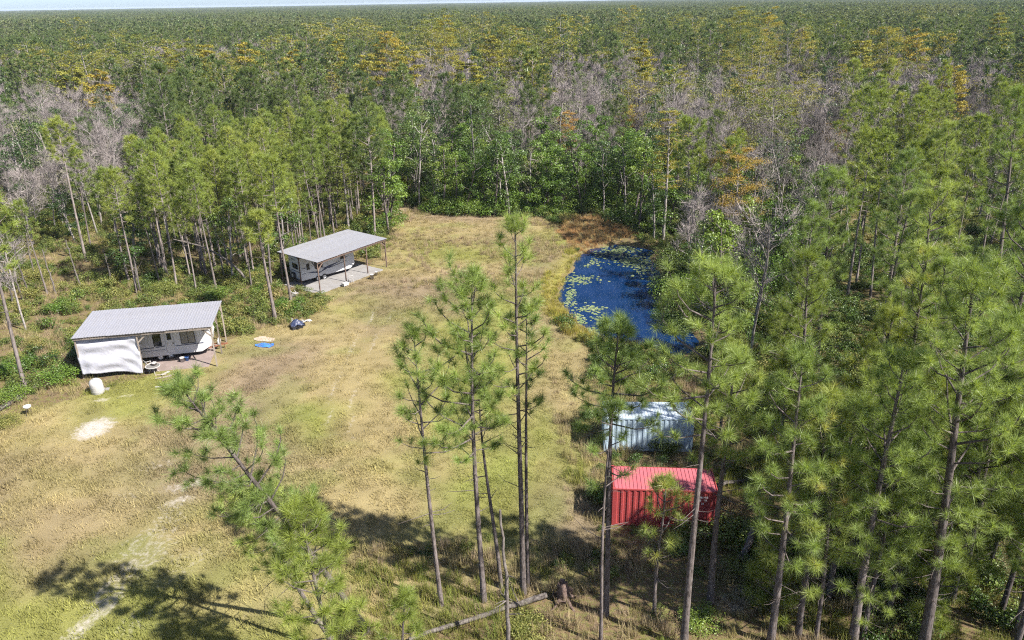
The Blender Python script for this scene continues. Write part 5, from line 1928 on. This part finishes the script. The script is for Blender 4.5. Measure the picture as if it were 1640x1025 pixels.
log('fallen_log', 'long grey fallen log across the bottom centre', [G(655, 1024, .16), G(760, 990, .2), G(875, 953, .22)], .10, .15, 'deadwood', 4, 1)
log('fallen_log', 'pale fallen log lying right of the red container', [G(1150, 776, .5), G(1190, 770, .25), G(1238, 764, .12)], .12, .08, 'deadwood', 2, 2)
log('leaning_dead_trunk', 'bare trunk leaning steeply right of the red container', [G(1182, 900, 0), tuple(np.array(G(1182, 900)) + np.array([1.9, .6, 4.6])), tuple(np.array(G(1182, 900)) + np.array([2.9, 1.0, 7.2]))], .2, .12, 'bark', 3, 3, 'dead tree')
b0 = np.array(G(815, 1042))
log('dead_snag', 'thin broken grey snag in front of the tallest middle pine', [b0, b0 + [-.05, 0, 4.2], b0 + [-.25, .1, 8.1]], .11, .05, 'deadwood', 9, 4, 'dead tree')
log('arched_dead_trunk', 'arched dead trunk bowed over the brush behind the near carport', [G(399, 452), tuple(np.array(G(399, 452)) + np.array([-1.7, .5, 2.1])), tuple(np.array(G(399, 452)) + np.array([-4.6, 1.2, 3.9])), tuple(np.array(G(399, 452)) + np.array([-8.4, 1.7, 4.7]))], .16, .06, 'deadwood', 2, 5, 'dead tree')
log('fallen_log', 'pale fallen log at the left picture edge', [G(-14, 664, .2), G(20, 642, .25), G(60, 620, .2)], .16, .22, 'deadwood', 3, 6)
log('fallen_tree', 'whitish fallen limb among grey trees at upper left', [tuple(ground_at(58, 272, 5.0)), tuple(ground_at(85, 274, 6.2)), tuple(ground_at(101, 292, 5.2)), tuple(ground_at(118, 330, 0))], .1, .16, 'deadwood', 5, 7, 'dead tree')
for i, (bx, by, h, lx) in enumerate([(46, 470, 6.5, -.5), (36, 480, 4.5, -.2), (90, 470, 5.0, -.4), (22, 490, 3.8, .1), (130, 462, 5.6, -.5), (180, 455, 4.2, -.2), (262, 420, 5, .2), (55, 440, 5.0, .2), (226, 470, 4.0, -.1)]):
    b0 = np.array(G(bx, by))
    o = log('dead_snag', 'thin grey dead trunk standing in the brush left of the carports', [b0, b0 + [lx * .5, 0, h * .5], b0 + [lx, .2, h]], .10, .05, 'deadwood', 3, 20 + i, 'dead tree')
    o['group'] = 'dead trunks in the left brush'
# rotten stump
rg = np.random.default_rng(31)
s0 = ground_at(903, 962)
st = thing('rotten_stump', 'reddish brown rotten stump at the end of the fallen log', 'stump', (s0[0], s0[1], -.05))
mb = MB()
n, k = 14, 8
V = []
ph = rg.uniform(.75, 1.2, n)
for j in range(k):
    for i in range(n):
        a = i * 2 * math.pi / n
        z = 1.3 * j / (k - 1) * (1 + (.28 * (ph[i] - 1) if j == k - 1 else 0))
        r_ = (.34 - .10 * j / (k - 1)) * ph[i] * (1 + .08 * rg.normal())
        V.append((r_ * math.cos(a) - .12 * j / k, r_ * math.sin(a), z))
F = [[j * n + i, j * n + (i + 1) % n, (j + 1) * n + (i + 1) % n, (j + 1) * n + i] for j in range(k - 1) for i in range(n)]
mb.add(V, F)
cen = len(V)
mb.add(V[-n:] + [(-.12, 0, .9)], [[i, (i + 1) % n, n] for i in range(n)])
mb.build('trunk', M['rotten'], st, True)
for a in (.4, 2.2, 3.9, 5.3):
    b_ = MB()
    b_.tube([(.2 * math.cos(a), .2 * math.sin(a), .35), (.55 * math.cos(a), .55 * math.sin(a), .12), (.95 * math.cos(a), .95 * math.sin(a), -.02)], [.14, .1, .04], 6)
    b_.build('root', M['rotten'], st, True)
for a, l in ((.8, .5), (2.9, .45), (4.6, .6)):
    b_ = MB()
    b_.box(-.14, .14, -.02, .02, 0, l)
    o = b_.build('bark_slab', M['rotten'], st)
    o.location = (.4 * math.cos(a), .4 * math.sin(a), .05)
    o.rotation_euler = (R(-24), 0, a - R(90))

# ------------------------------------------------------------------ yard clutter
def NL(x, y, z=0.0):
    """near carport local -> place"""
    c_, s_ = math.cos(NA), math.sin(NA)
    return (NLOC[0] + x * c_ - y * s_, NLOC[1] + x * s_ + y * c_, z)


# white tank
q = G(158, 629)
t = thing('storage_tank', 'tall white rounded plastic tank in front of the hanging tarpaulin', 'tank', q, .3)
t.rotation_euler = (R(4), R(-3), .3)
t.scale = (.88, .88, .88)
mb = MB()
mb.lathe([(.001, 0), (.54, 0), (.57, .05), (.57, 1.05), (.54, 1.18), (.46, 1.32), (.34, 1.42), (.18, 1.47), (.001, 1.48)], 28)
mb.build('tank_body', M['plastic_white'], t, True)
for z in (.35, .75):
    mb = MB()
    mb.lathe([(.565, z - .03), (.585, z), (.565, z + .03)], 28)
    mb.build('rib', M['plastic_white'], t, True)
mb = MB()
mb.lathe([(.14, 1.43), (.15, 1.50), (.13, 1.53), (.001, 1.54)], 16)
mb.build('lid', M['plastic_white'], t, True)
mb = MB()
mb.box(-.85, .85, -.75, .75, -.1, .0)
mb.build('base_pad', M['concrete'], t)
# round table
t = thing('garden_table', 'round glass garden table with white legs before the near trailer', 'table', NL(5.75, .15, .0), .2)
mb = MB()
mb.lathe([(.001, .70), (.56, .70), (.56, .715), (.001, .715)], 28)
mb.build('tabletop', M['curtain'], t)
mb = MB()
mb.lathe([(.55, .69), (.61, .69), (.61, .73), (.55, .73), (.55, .69)], 28)
mb.build('rim', M['plastic_white'], t)
for a in range(4):
    th = a * math.pi / 2 + .4
    mb = MB()
    mb.tube([(.5 * math.cos(th), .5 * math.sin(th), .69), (.22 * math.cos(th), .22 * math.sin(th), .38), (.46 * math.cos(th), .46 * math.sin(th), .0)], .022, 7)
    mb.build('leg', M['plastic_white'], t, True)
# cooking pot on the table
o = thing('cooking_pot', 'dark pot with pale lid on the round garden table', 'pot', NL(5.85, .3, .735), 0)
mb = MB()
mb.lathe([(.001, 0), (.2, 0), (.22, .05), (.22, .2), (.001, .2)], 16)
mb.build('pot_body', M['dark_metal'], o, True)
mb = MB()
mb.lathe([(.225, .2), (.2, .23), (.05, .26), (.03, .3), (.001, .3)], 16)
mb.build('lid', M['plastic_white'], o, True)


def chair(label, loc, rz, tip=None):
    c = thing('plastic_chair', label, 'chair', loc, rz)
    mb = MB()
    mb.box(-.25, .25, -.25, .25, .42, .46)
    mb.build('seat', M['plastic_white'], c)
    mb = MB()
    for i in range(6):
        x = -.23 + i * .082
        mb.bar((x + .02, .25, .46), (x + .02, .36, .88), .05, .02)
    mb.bar((-.26, .36, .88), (.26, .36, .88), .03, .07)
    mb.build('backrest', M['plastic_white'], c)
    for sx in (-1, 1):
        for sy in (-1, 1):
            mb = MB()
            mb.bar((sx * .22, sy * .22, .43), (sx * .26, sy * .27, 0), .05, .04)
            mb.build('leg', M['plastic_white'], c)
        mb = MB()
        mb.bar((sx * .27, -.24, .64), (sx * .27, .3, .66), .05, .03)
        mb.bar((sx * .26, -.24, .43), (sx * .27, -.24, .64), .04, .03)
        mb.build('armrest', M['plastic_white'], c)
    if tip:
        c.rotation_euler = tip
    return c


chair('white plastic chair by the white tarpaulin edge, behind the round table', NL(5.3, .9, .07), 2.4)
q = G(562, 452, .09)
chair('white plastic chair beside the far carport post', q, 3.6)
q = G(468, 474)
chair('overturned white plastic chair in the brush before the far trailer', (q[0], q[1], .42), 0, (R(105), R(8), .8))


def bucket(label, loc, mat, r_=.17, h=.36, tilt=0):
    c = thing('bucket', label, 'bucket', loc, 0)
    c.rotation_euler = (tilt, 0, .4)
    mb = MB()
    mb.lathe([(.001, 0), (r_ * .82, 0), (r_, h), (r_ * 1.06, h), (r_ * 1.06, h - .03), (r_ * .97, h - .03), (r_ * .8, .02), (.001, .02)], 18)
    mb.build('bucket_body', M[mat], c, True)
    mb = MB()
    a = np.linspace(0, math.pi, 9)
    mb.tube(np.stack([r_ * 1.05 * np.cos(a), -.12 * np.sin(a) - .0, h - .04 - .1 * np.sin(a)], 1), .008, 5)
    mb.build('handle', M['dark_metal'], c)
    return c


bucket('blue bucket on the slab by the near trailer front', NL(8.1, 2.1, .07), 'bucket_blue')
bucket('white bucket next to the blue bucket by the near trailer', NL(7.75, 1.9, .07), 'plastic_white', .2, .42)
bucket('white bucket at the right end of the far concrete slab', G(596, 446, .09), 'plastic_white', .22, .5)
bucket('small white bucket beside the larger one on the far slab', G(603, 440, .09), 'plastic_white', .16, .36)
# washing machine / cooler shape by the far trailer
o = thing('cool_box', 'low pale cool box lying on the far concrete slab', 'cool box', G(553, 457, .09), FA)
mb = MB()
mb.box(-.35, .35, -.2, .2, 0, .26)
mb.build('box_body', M['plastic_white'], o)
mb = MB()
mb.box(-.37, .37, -.22, .22, .262, .33)
mb.build('lid', M['plastic_white'], o)


def planks(spec, label, group):
    for px, py, l, w, a, mt in spec:
        q = G(px, py)
        mb = MB()
        mb.box(-l / 2, l / 2, -w / 2, w / 2, 0, .04)
        o = mb.build('plank', M[mt], None, loc=(q[0], q[1], .05 + random.uniform(0, .09)), rz=a)
        o.rotation_euler = (random.uniform(-.05, .05), random.uniform(-.05, .05), a)
        tag(o, label, 'plank', group)


planks([(262, 606, 1.3, .16, .45, 'pale_timber'), (268, 604, 1.1, .2, .7, 'pale_timber'), (258, 602, .9, .14, .1, 'card'), (272, 609, 1.2, .12, .5, 'rotten'), (265, 600, .8, .2, 1.1, 'plastic_white')], 'loose board in the scrap heap before the near carport', 'boards of the scrap heap')
planks([(258, 621, .9, .12, .1, 'plastic_white'), (266, 620, .6, .2, .5, 'plastic_white'), (272, 619, .5, .1, -.2, 'plastic_white')], 'white board scrap lying in the grass below the scrap heap', 'white scraps in the grass')


def sheet(label, name, cat, px, py, lx, ly, rz, mat, amp=.07, seed=0):
    rg = np.random.default_rng(seed)
    n = 12
    V = []
    for j in range(n + 1):
        for i in range(n + 1):
            s, t_ = i / n - .5, j / n - .5
            V.append((s * lx * (1 + .12 * math.sin(5 * t_ + seed)), t_ * ly * (1 + .15 * math.sin(4 * s + seed)), .06 + amp * (math.sin(9 * s + 4 * t_ + seed) * .5 + .6 * rg.random())))
    k = len(V)
    F = [[j * (n + 1) + i, j * (n + 1) + i + 1, (j + 1) * (n + 1) + i + 1, (j + 1) * (n + 1) + i] for j in range(n) for i in range(n)]
    mb = MB()
    mb.add(V + [(a, b_, c_ - .015) for a, b_, c_ in V], F + [[q[3] + k, q[2] + k, q[1] + k, q[0] + k] for q in F])
    q = G(px, py)
    o = mb.build(name, M[mat], None, loc=q, rz=rz)
    return tag(o, label, cat)


sheet('crumpled blue tarpaulin on the grass', 'tarpaulin', 'tarpaulin', 423, 554, 1.6, .8, -.15, 'tarp_blue', .08, 1)
sheet('tan sheet lying flat beside the blue tarpaulin', 'cardboard_sheet', 'sheet', 424, 544, 1.9, .9, -.35, 'card', .03, 2)
sheet('white rag heap beside the dark scrap pile', 'rag_heap', 'rags', 463, 514, .75, .6, .2, 'plastic_white', .18, 3)
sheet('white cloth on the right of the dark scrap pile', 'white_cloth', 'rags', 491, 515, .9, .5, .4, 'plastic_white', .12, 4)
# dark scrap heap
q = G(475, 524)
t = thing('scrap_pile', 'dark scrap pile under a blue grey cover at the edge of the bushes', 'scrap pile', q, .5)
rg = np.random.default_rng(12)
n = 12
V = []
for j in range(n + 1):
    for i in range(n + 1):
        a_, b_ = i / n - .5, j / n - .5
        V.append((a_ * 1.25 + .05, b_ * .95 + .1, .62 * math.exp(-(a_ * 2.1) ** 2 - (b_ * 1.9 - .15) ** 2) + .12 + .04 * math.sin(13 * a_ + 9 * b_) + .05 * rg.random()))
k = len(V)
F = [[j * (n + 1) + i, j * (n + 1) + i + 1, (j + 1) * (n + 1) + i + 1, (j + 1) * (n + 1) + i] for j in range(n) for i in range(n)]
mb = MB()
mb.add(V + [(a_, b_, c_ - .015) for a_, b_, c_ in V], F + [[f_[3] + k, f_[2] + k, f_[1] + k, f_[0] + k] for f_ in F])
mb.build('cover', M['navy'], t)
for x, y, w, d_, h, a_ in ((-.35, -.5, .5, .35, .3, .3), (.3, -.45, .42, .3, .26, -.4), (-.05, -.62, .3, .3, .2, .8), (.62, -.1, .35, .3, .32, .2)):
    mb = MB()
    mb.box(-w / 2, w / 2, -d_ / 2, -d_ / 2 + .02, 0, h)
    mb.box(-w / 2, w / 2, d_ / 2 - .02, d_ / 2, 0, h)
    mb.box(-w / 2, -w / 2 + .02, -d_ / 2 + .02, d_ / 2 - .02, 0, h)
    mb.box(w / 2 - .02, w / 2, -d_ / 2 + .02, d_ / 2 - .02, 0, h)
    mb.box(-w / 2 + .02, w / 2 - .02, -d_ / 2 + .02, d_ / 2 - .02, 0, .03)
    o = mb.build('crate', M['black'], t)
    o.location = (x, y, 0)
    o.rotation_euler = (0, 0, a_)
for p0, p1 in (((-.8, -.3, .06), (.1, -.7, .3)), ((-.3, .4, .1), (.9, .1, .5)), ((-.6, -.6, .05), (-.5, .3, .55))):
    mb = MB()
    mb.tube([p0, p1], .025, 6)
    mb.build('pipe', M['dark_metal'], t)
# white basin on a stand, left edge
t = thing('white_basin', 'small white basin on a thin stand beside the fallen log', 'basin', G(47, 664), 0)
mb = MB()
mb.lathe([(.001, .52), (.15, .54), (.26, .64), (.29, .76), (.27, .77), (.23, .66), (.001, .58)], 20)
mb.build('bowl', M['plastic_white'], t, True)
for a in (.3, 2.4, 4.5):
    mb = MB()
    mb.tube([(.13 * math.cos(a), .13 * math.sin(a), .56), (.22 * math.cos(a), .28 * math.sin(a), 0)], .02, 6)
    mb.build('leg', M['dark_metal'], t)

# ------------------------------------------------------------------ haze
hm = bpy.data.materials.new('pale air')
hm.use_nodes = True
N, L = hm.node_tree.nodes, hm.node_tree.links
N.clear()
pv_ = N.new('ShaderNodeVolumePrincipled')
pv_.inputs['Color'].default_value = (.72, .84, 1.0, 1)
pv_.inputs['Density'].default_value = 0.00008
pv_.inputs['Anisotropy'].default_value = 0.0
o_ = N.new('ShaderNodeOutputMaterial')
L.new(pv_.outputs[0], o_.inputs['Volume'])
mb = MB()
mb.box(-17500, 17500, -400, 17500, -3.5, 34)
hz = mb.build('haze', hm)
tag(hz, 'thin pale haze over the far forest', 'haze', kind='stuff')
